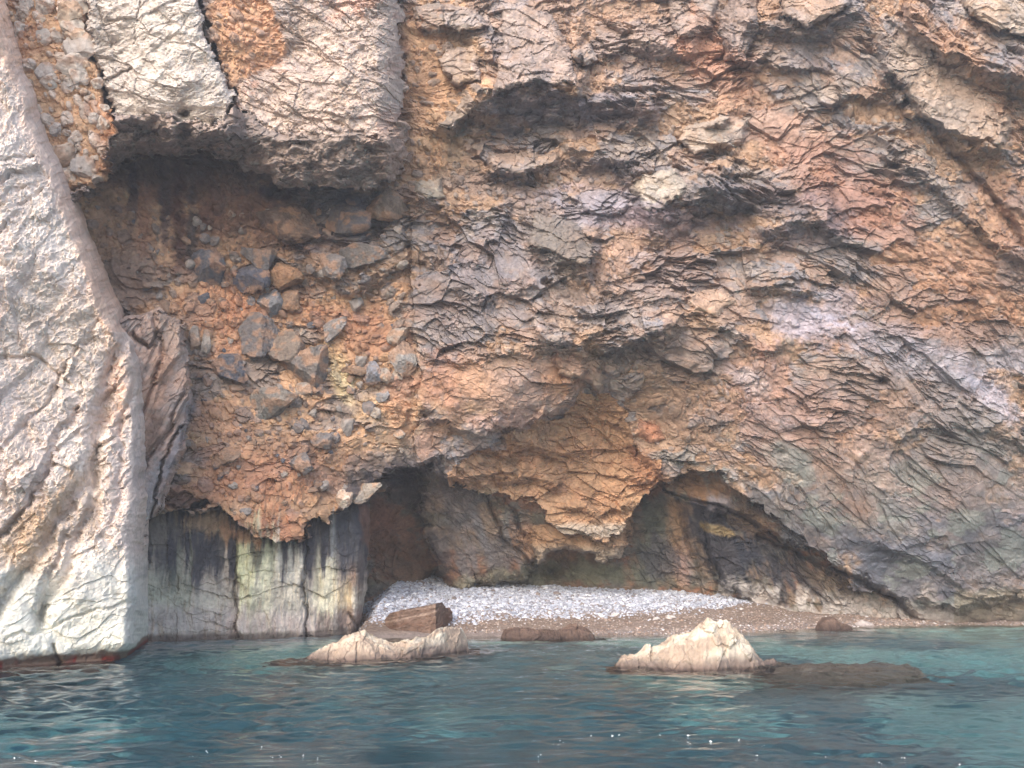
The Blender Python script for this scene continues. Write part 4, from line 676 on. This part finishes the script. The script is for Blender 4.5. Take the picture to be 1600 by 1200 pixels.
# ------------------------------------------------------------------ stones held in the clay
VU = U1; VV1 = V1; Yg = Y2
def surf(u, v):
    i = int(np.clip(np.searchsorted(VU, u), 0, len(VU) - 1)); j = int(np.clip(np.searchsorted(VV1, v), 0, len(VV1) - 1)); return float(D[j, i])
def embed(name, u, v, w_, h_, ang, col, label, seed, group, thick=.6, cuts=1.0, dep=None, box=.6, cat='boulder'):
    """an angular stone: a sphere cut by random planes, half sunk in the wall"""
    d = dep or surf(u, v) - .10; s = d / FPX; rx_, rz_ = w_ / 2 * s, h_ / 2 * s
    Vb, Fb = ico(5 if max(w_, h_) > 40 else 4 if max(w_, h_) > 18 else 3); r = np.random.default_rng(seed); Vv = Vb.astype(np.float64) * 1.25
    for _ in range(11):
        nn = r.standard_normal(3); nn /= np.linalg.norm(nn); k = r.uniform(box, 1.0); e = Vv @ nn - k; Vv = Vv - np.where(e > 0, e, 0)[:, None] * nn * .97
    f_ = 1 + .07 * fbm((Vv[:, 0] * 5 + seed).astype(F32), (Vv[:, 2] * 5 + Vv[:, 1] * 4).astype(F32), seed + 2, 4) + .06 * fbm((Vv[:, 0] * 2 + seed).astype(F32), (Vv[:, 2] * 2 + Vv[:, 1]).astype(F32), seed, 4)
    Vv = Vv * f_[:, None]
    Vv = Vv * np.array([rx_, thick * min(rx_, rz_) * 1.3, rz_]); a = -math.radians(ang); ca, sa = math.cos(a), math.sin(a)
    Vv = np.stack([Vv[:, 0] * ca - Vv[:, 2] * sa, Vv[:, 1], Vv[:, 0] * sa + Vv[:, 2] * ca], -1)
    cn = fbm((Vv[:, 0] * 4 + seed).astype(F32), (Vv[:, 2] * 5).astype(F32), seed + 3, 4); K = Paint(cn.shape, col); K.mix(sm(cn, .1, .4) * .5, tuple(int(c * .8 + 22) for c in col)); K.mix(sm(-cn, -.05, .35) * .65, (186, 146, 118)); K.mix(sm(fbm((Vv[:, 0] * 14 + seed).astype(F32), (Vv[:, 2] * 14 + Vv[:, 1] * 9).astype(F32), seed + 5, 3), .0, .4) * .35, (150, 132, 120))
    o = mesh_np(name, Vv, Fb, M_STONE, np.clip(K.c, .004, 1) * ALB); px, py, pz = at(u, v, d); o.location = (px, py - .02, pz); return tag(o, label, cat, group)
GR = (122, 118, 120); DG = (98, 100, 110); LG = (168, 158, 150); BR = (150, 124, 106); BL = (96, 98, 112)
G1 = 'boulders held in the orange clay wall'
BIG = [(326, 412, 56, 58, 10, DG, 'dark blocky boulder left of the round pair, high in the clay wall'), (405, 402, 52, 30, 15, GR, 'grey-green oval boulder above the blue-grey one in the clay wall'), (392, 432, 46, 40, 20, BL, 'blue-grey lumpy boulder under the oval one in the clay wall'),
    (418, 474, 34, 36, 0, (134, 136, 142), 'round light grey boulder like a disc in the clay wall'), (455, 468, 36, 30, -20, BR, 'brown-topped rounded boulder just right of the round grey disc'), (440, 435, 50, 34, 10, (150, 118, 92), 'ochre brown boulder above the round grey disc'),
    (400, 525, 58, 50, 30, GR, 'knobbly grey boulder below the round grey disc'), (362, 578, 48, 38, 0, DG, 'grey boulder pitted with small pebbles, left in the clay wall'), (440, 545, 50, 44, -35, (142, 128, 118), 'smooth tilted brownish boulder beside the knobbly one'),
    (484, 575, 62, 64, 10, (126, 120, 118), 'big flat-faced grey boulder in the middle of the clay wall'), (425, 632, 64, 46, -40, (134, 130, 126), 'large slanting grey-brown boulder with a flat lower face'), (474, 610, 26, 18, 0, LG, 'pale boulder hanging under the big flat-faced one'),
    (492, 608, 20, 20, 0, GR, 'small grey boulder right of the pale one under the big flat-faced one'), (522, 512, 26, 40, 25, (150, 146, 146), 'pointed light grey splinter sticking out above the yellow clay patch'), (628, 560, 34, 50, 10, (158, 156, 156), 'upright light grey boulder beside the vertical joint'),
    (622, 522, 30, 28, -20, LG, 'pale grey boulder over the upright one beside the vertical joint'), (582, 582, 26, 28, 0, (140, 142, 152), 'bluish boulder left of the upright one by the joint'), (602, 588, 22, 22, 0, LG, 'round pale boulder between the bluish and the upright one'), (552, 578, 40, 18, 5, BR, 'brown flat boulder left of the bluish one'),
    (600, 620, 18, 18, 0, (150, 150, 156), 'small blue-grey boulder on the yellow clay'), (588, 645, 16, 14, 0, LG, 'small cream boulder on the yellow clay under the blue-grey one'), (624, 678, 14, 12, 0, LG, 'small pale boulder low beside the vertical joint'), (566, 395, 58, 40, 0, (130, 126, 126), 'broad grey boulder above the jutting slab in the recess'),
    (520, 415, 52, 30, 20, (136, 130, 130), 'grey boulder on the left of the jutting slab in the recess'), (470, 725, 40, 28, 15, GR, 'flat grey boulder low in the clay wall'), (350, 715, 44, 20, -30, BR, 'brownish slanting boulder low left in the clay wall'), (505, 692, 34, 22, 0, GR, 'grey boulder above the low flat one'),
    (305, 532, 18, 34, 0, LG, 'left one of two small upright grey stones at the left of the clay wall'), (322, 535, 16, 30, 5, LG, 'right one of two small upright grey stones at the left of the clay wall'), (545, 340, 60, 40, 0, (108, 106, 112), 'dark rounded boulder just under the roof of the recess'), (605, 318, 62, 42, 0, (138, 120, 106), 'brown rounded boulder under the corner of the pinkish block'),
    (452, 345, 90, 50, 10, (112, 94, 86), 'dim red-brown boulder in the dark upper recess'), (575, 765, 34, 26, -30, (168, 158, 148), 'light grey boulder at the lower right tip of the clay wall'), (562, 778, 20, 22, 0, LG, 'pale knob hanging over the cave corner'), (590, 760, 24, 20, 10, (150, 142, 136), 'grey knob at the upper left of the cave mouth'), (536, 778, 26, 22, -20, (226, 216, 206), 'white boulder over the stained slab near the cave corner')]
for i, (u_, v_, a_, b_, an, c, lb) in enumerate(BIG): embed('embedded_boulder', u_, v_, a_ * 1.15, b_ * 1.15, an, c, lb, 40 + i, G1)
# many small stones: one label for all, as nothing tells them apart
rs = np.random.default_rng(9); sv = []; zone = [(90, 300), (200, 250), (330, 250), (450, 300), (636, 300), (640, 720), (560, 765), (440, 840), (330, 785), (290, 780), (300, 600), (290, 500), (200, 470), (150, 420)]
proto = []
for i in range(10):
    o = embed('clay_stone', 400, 600, 14, 12, 0, [GR, LG, BR, (158, 150, 146), DG][i % 5], 'small rounded stone stuck in the orange clay wall of the recess', 300 + i, 'small stones stuck in the orange clay wall', cat='stone'); proto.append(o)
k = 0
while k < 170:
    u_, v_ = rs.uniform(100, 640), rs.uniform(300, 840)
    if sd_poly(np.array([[u_]]), np.array([[v_]]), zone)[0, 0] < 6: continue
    if k < 10: o = proto[k]
    else: o = proto[k % 10].copy(); COL.objects.link(o)
    s = float(np.clip(rs.lognormal(-.15, .38), .4, 1.9)); d = surf(u_, v_); o.location = at(u_, v_, d - .02); o.scale = (s * rs.uniform(.8, 1.3), s, s * rs.uniform(.75, 1.15)); o.rotation_euler = (rs.uniform(-.4, .4), rs.uniform(0, 6.28), rs.uniform(-.4, .4)); k += 1
    o['label'] = ('small stone in the dim red-brown top of the recess' if v_ < 400 else 'small stone in the yellowish clay beside the vertical joint' if u_ > 530 and v_ > 500 else 'small stone low in the clay wall just above the stained slabs' if v_ > 730
        else 'small stone in the clay beside the slanting rock fin' if u_ < 360 else 'small stone between the big boulders in the middle of the clay wall' if v_ < 620 else 'small stone in the plain orange clay under the big boulders')
zone2 = [(10, 0), (50, 170), (100, 290), (160, 280), (175, 190), (140, 60), (130, 0)]
protp = [embed('bank_stone', 90, 150, 22, 20, 0, c, 'pale stone set in the orange clay bank between the buttress and the cream block', 330 + i, 'pale stones set in the clay bank', dep=26.5, cat='stone') for i, c in enumerate([(214, 204, 194), (196, 186, 178), (222, 206, 188)])]
k = 0
while k < 44:
    u_, v_ = rs.uniform(10, 175), rs.uniform(-10, 300)
    if sd_poly(np.array([[u_]]), np.array([[v_]]), zone2)[0, 0] < 3: continue
    if k < 3: o = protp[k]
    else: o = protp[k % 3].copy(); COL.objects.link(o)
    s = float(np.clip(rs.lognormal(0, .45), .4, 2.2)); o.location = at(u_, v_, surf(u_, v_) - .05); o.scale = (s * rs.uniform(.8, 1.2), s, s); o.rotation_euler = (0, rs.uniform(0, 6.28), 0); k += 1
    o['label'] = 'pale stone in the %s of the orange clay bank next to the cream block' % ('top third' if v_ < 95 else 'middle third' if v_ < 195 else 'bottom third')
print('stones', time.time() - T0)

# ------------------------------------------------------------------ the sea
sx = np.r_[np.arange(-200, -14, 4.0), np.arange(-14, 20, .06), np.arange(20, 200, 4.0)]
yy = [8.0]
while yy[-1] < 41: yy.append(yy[-1] + .035 * (yy[-1] / 10) ** .9)
sy = np.r_[np.arange(-120, 8, 4.0), np.array(yy), np.arange(42, 60, 4.0)]
SX, SY = np.meshgrid(sx.astype(F32), sy.astype(F32)); SZ = np.zeros(SX.shape, F32)
r = np.random.default_rng(21); wxn = .5 * fbm(SX * .3, SY * .3, 31, 3); calm = .65 + .7 * (fbm(SX * .12, SY * .25, 33, 3) + .3)
for i in range(96):
    L = .11 * (12 ** (r.random())); th = r.normal(math.pi / 2 + .12, .5); kx, ky = math.cos(th) * 6.283 / L, math.sin(th) * 6.283 / L
    SZ += (0.0150 * (L ** 1.0) / (1 + 2.0 * L)) * np.sin(kx * (SX + wxn) + ky * (SY + wxn) + r.uniform(0, 6.28)).astype(F32)
edgef = sm(SX, -14, -12) * (1 - sm(SX, 18, 20)) * sm(SY, 8, 8.6) * (1 - sm(SY, 36, 41)) * (1 - .6 * sm(SY, 22, 32))
SZ *= calm * edgef
m = bpy.data.materials.new('sea_water'); m.use_nodes = True; t = m.node_tree; N = t.nodes; L_ = t.links
b = N['Principled BSDF']; b.inputs['Base Color'].default_value = (.9, 1, 1, 1); b.inputs['Roughness'].default_value = .02; b.inputs['IOR'].default_value = 1.333; b.inputs['Transmission Weight'].default_value = 1.0
tc = N.new('ShaderNodeTexCoord'); mp = N.new('ShaderNodeMapping'); mp.inputs['Scale'].default_value = (3.0, 5.0, 1); L_.new(tc.outputs['Object'], mp.inputs[0])
nn = N.new('ShaderNodeTexNoise'); nn.inputs['Scale'].default_value = 1.6; nn.inputs['Detail'].default_value = 4; L_.new(mp.outputs[0], nn.inputs['Vector'])
bp = N.new('ShaderNodeBump'); bp.inputs['Strength'].default_value = .3; bp.inputs['Distance'].default_value = .02; L_.new(nn.outputs[0], bp.inputs['Height']); L_.new(bp.outputs[0], b.inputs['Normal'])
va = N.new('ShaderNodeVolumeAbsorption'); va.inputs['Color'].default_value = (.41, .71, .79, 1); va.inputs['Density'].default_value = .20
L_.new(va.outputs[0], N['Material Output'].inputs['Volume'])
tag(mesh_np('sea', np.stack([SX, SY, SZ], -1), grid_faces(*SX.shape)[:, ::-1], m, None, True), kind='structure')
# small white beads shaped as stand-ins for sun sparkle on the near water
fp = [(22, 1188), (57, 1191), (407, 1171), (422, 1186), (437, 1184), (474, 1183), (501, 1187), (867, 1167), (846, 1183), (882, 1160), (927, 1151), (957, 1151), (966, 1150), (998, 1145), (1035, 1151), (1075, 1151), (1075, 1163), (1110, 1160), (1152, 1158), (1197, 1169), (1188, 1184), (1290, 1185), (1375, 1195), (1410, 1187), (1500, 1197), (322, 1176), (300, 1184), (1322, 1190)]
q = np.array([at(a_, b_, dist0(b_)) for a_, b_ in fp]); q = np.repeat(q, 2, 0) + rng.normal(0, 1, (len(fp) * 2, 3)) * np.array([.025, .05, 0]); q[:, 2] = .012
scatter('glints', q.astype(F32), rng.lognormal(math.log(.0055), .4, len(q)).clip(.003, .012).astype(F32), np.full((len(q), 3), .9, F32), 2, M_PEB, 'tiny white beads standing in for sun sparkle on the near water', 'glints', True)
print('sea', time.time() - T0)

# ------------------------------------------------------------------ thin scattering box added round everything, lifts the blacks as lens flare would
import bmesh
b_ = bmesh.new(); bmesh.ops.create_cube(b_, size=1.0); me = bpy.data.meshes.new('veil'); b_.to_mesh(me); b_.free()
hz = bpy.data.objects.new('veil', me); COL.objects.link(hz); hz.scale = (420, 260, 60); hz.location = (0, 0, 20)
mh = bpy.data.materials.new('contrast_veil'); mh.use_nodes = True; N = mh.node_tree.nodes; N.remove(N['Principled BSDF'])
pv = N.new('ShaderNodeVolumePrincipled'); pv.inputs['Color'].default_value = (.9, .93, 1, 1); pv.inputs['Density'].default_value = 0.0022; pv.inputs['Anisotropy'].default_value = .2
mh.node_tree.links.new(pv.outputs[0], N['Material Output'].inputs['Volume']); me.materials.append(mh); tag(hz, kind='stuff')
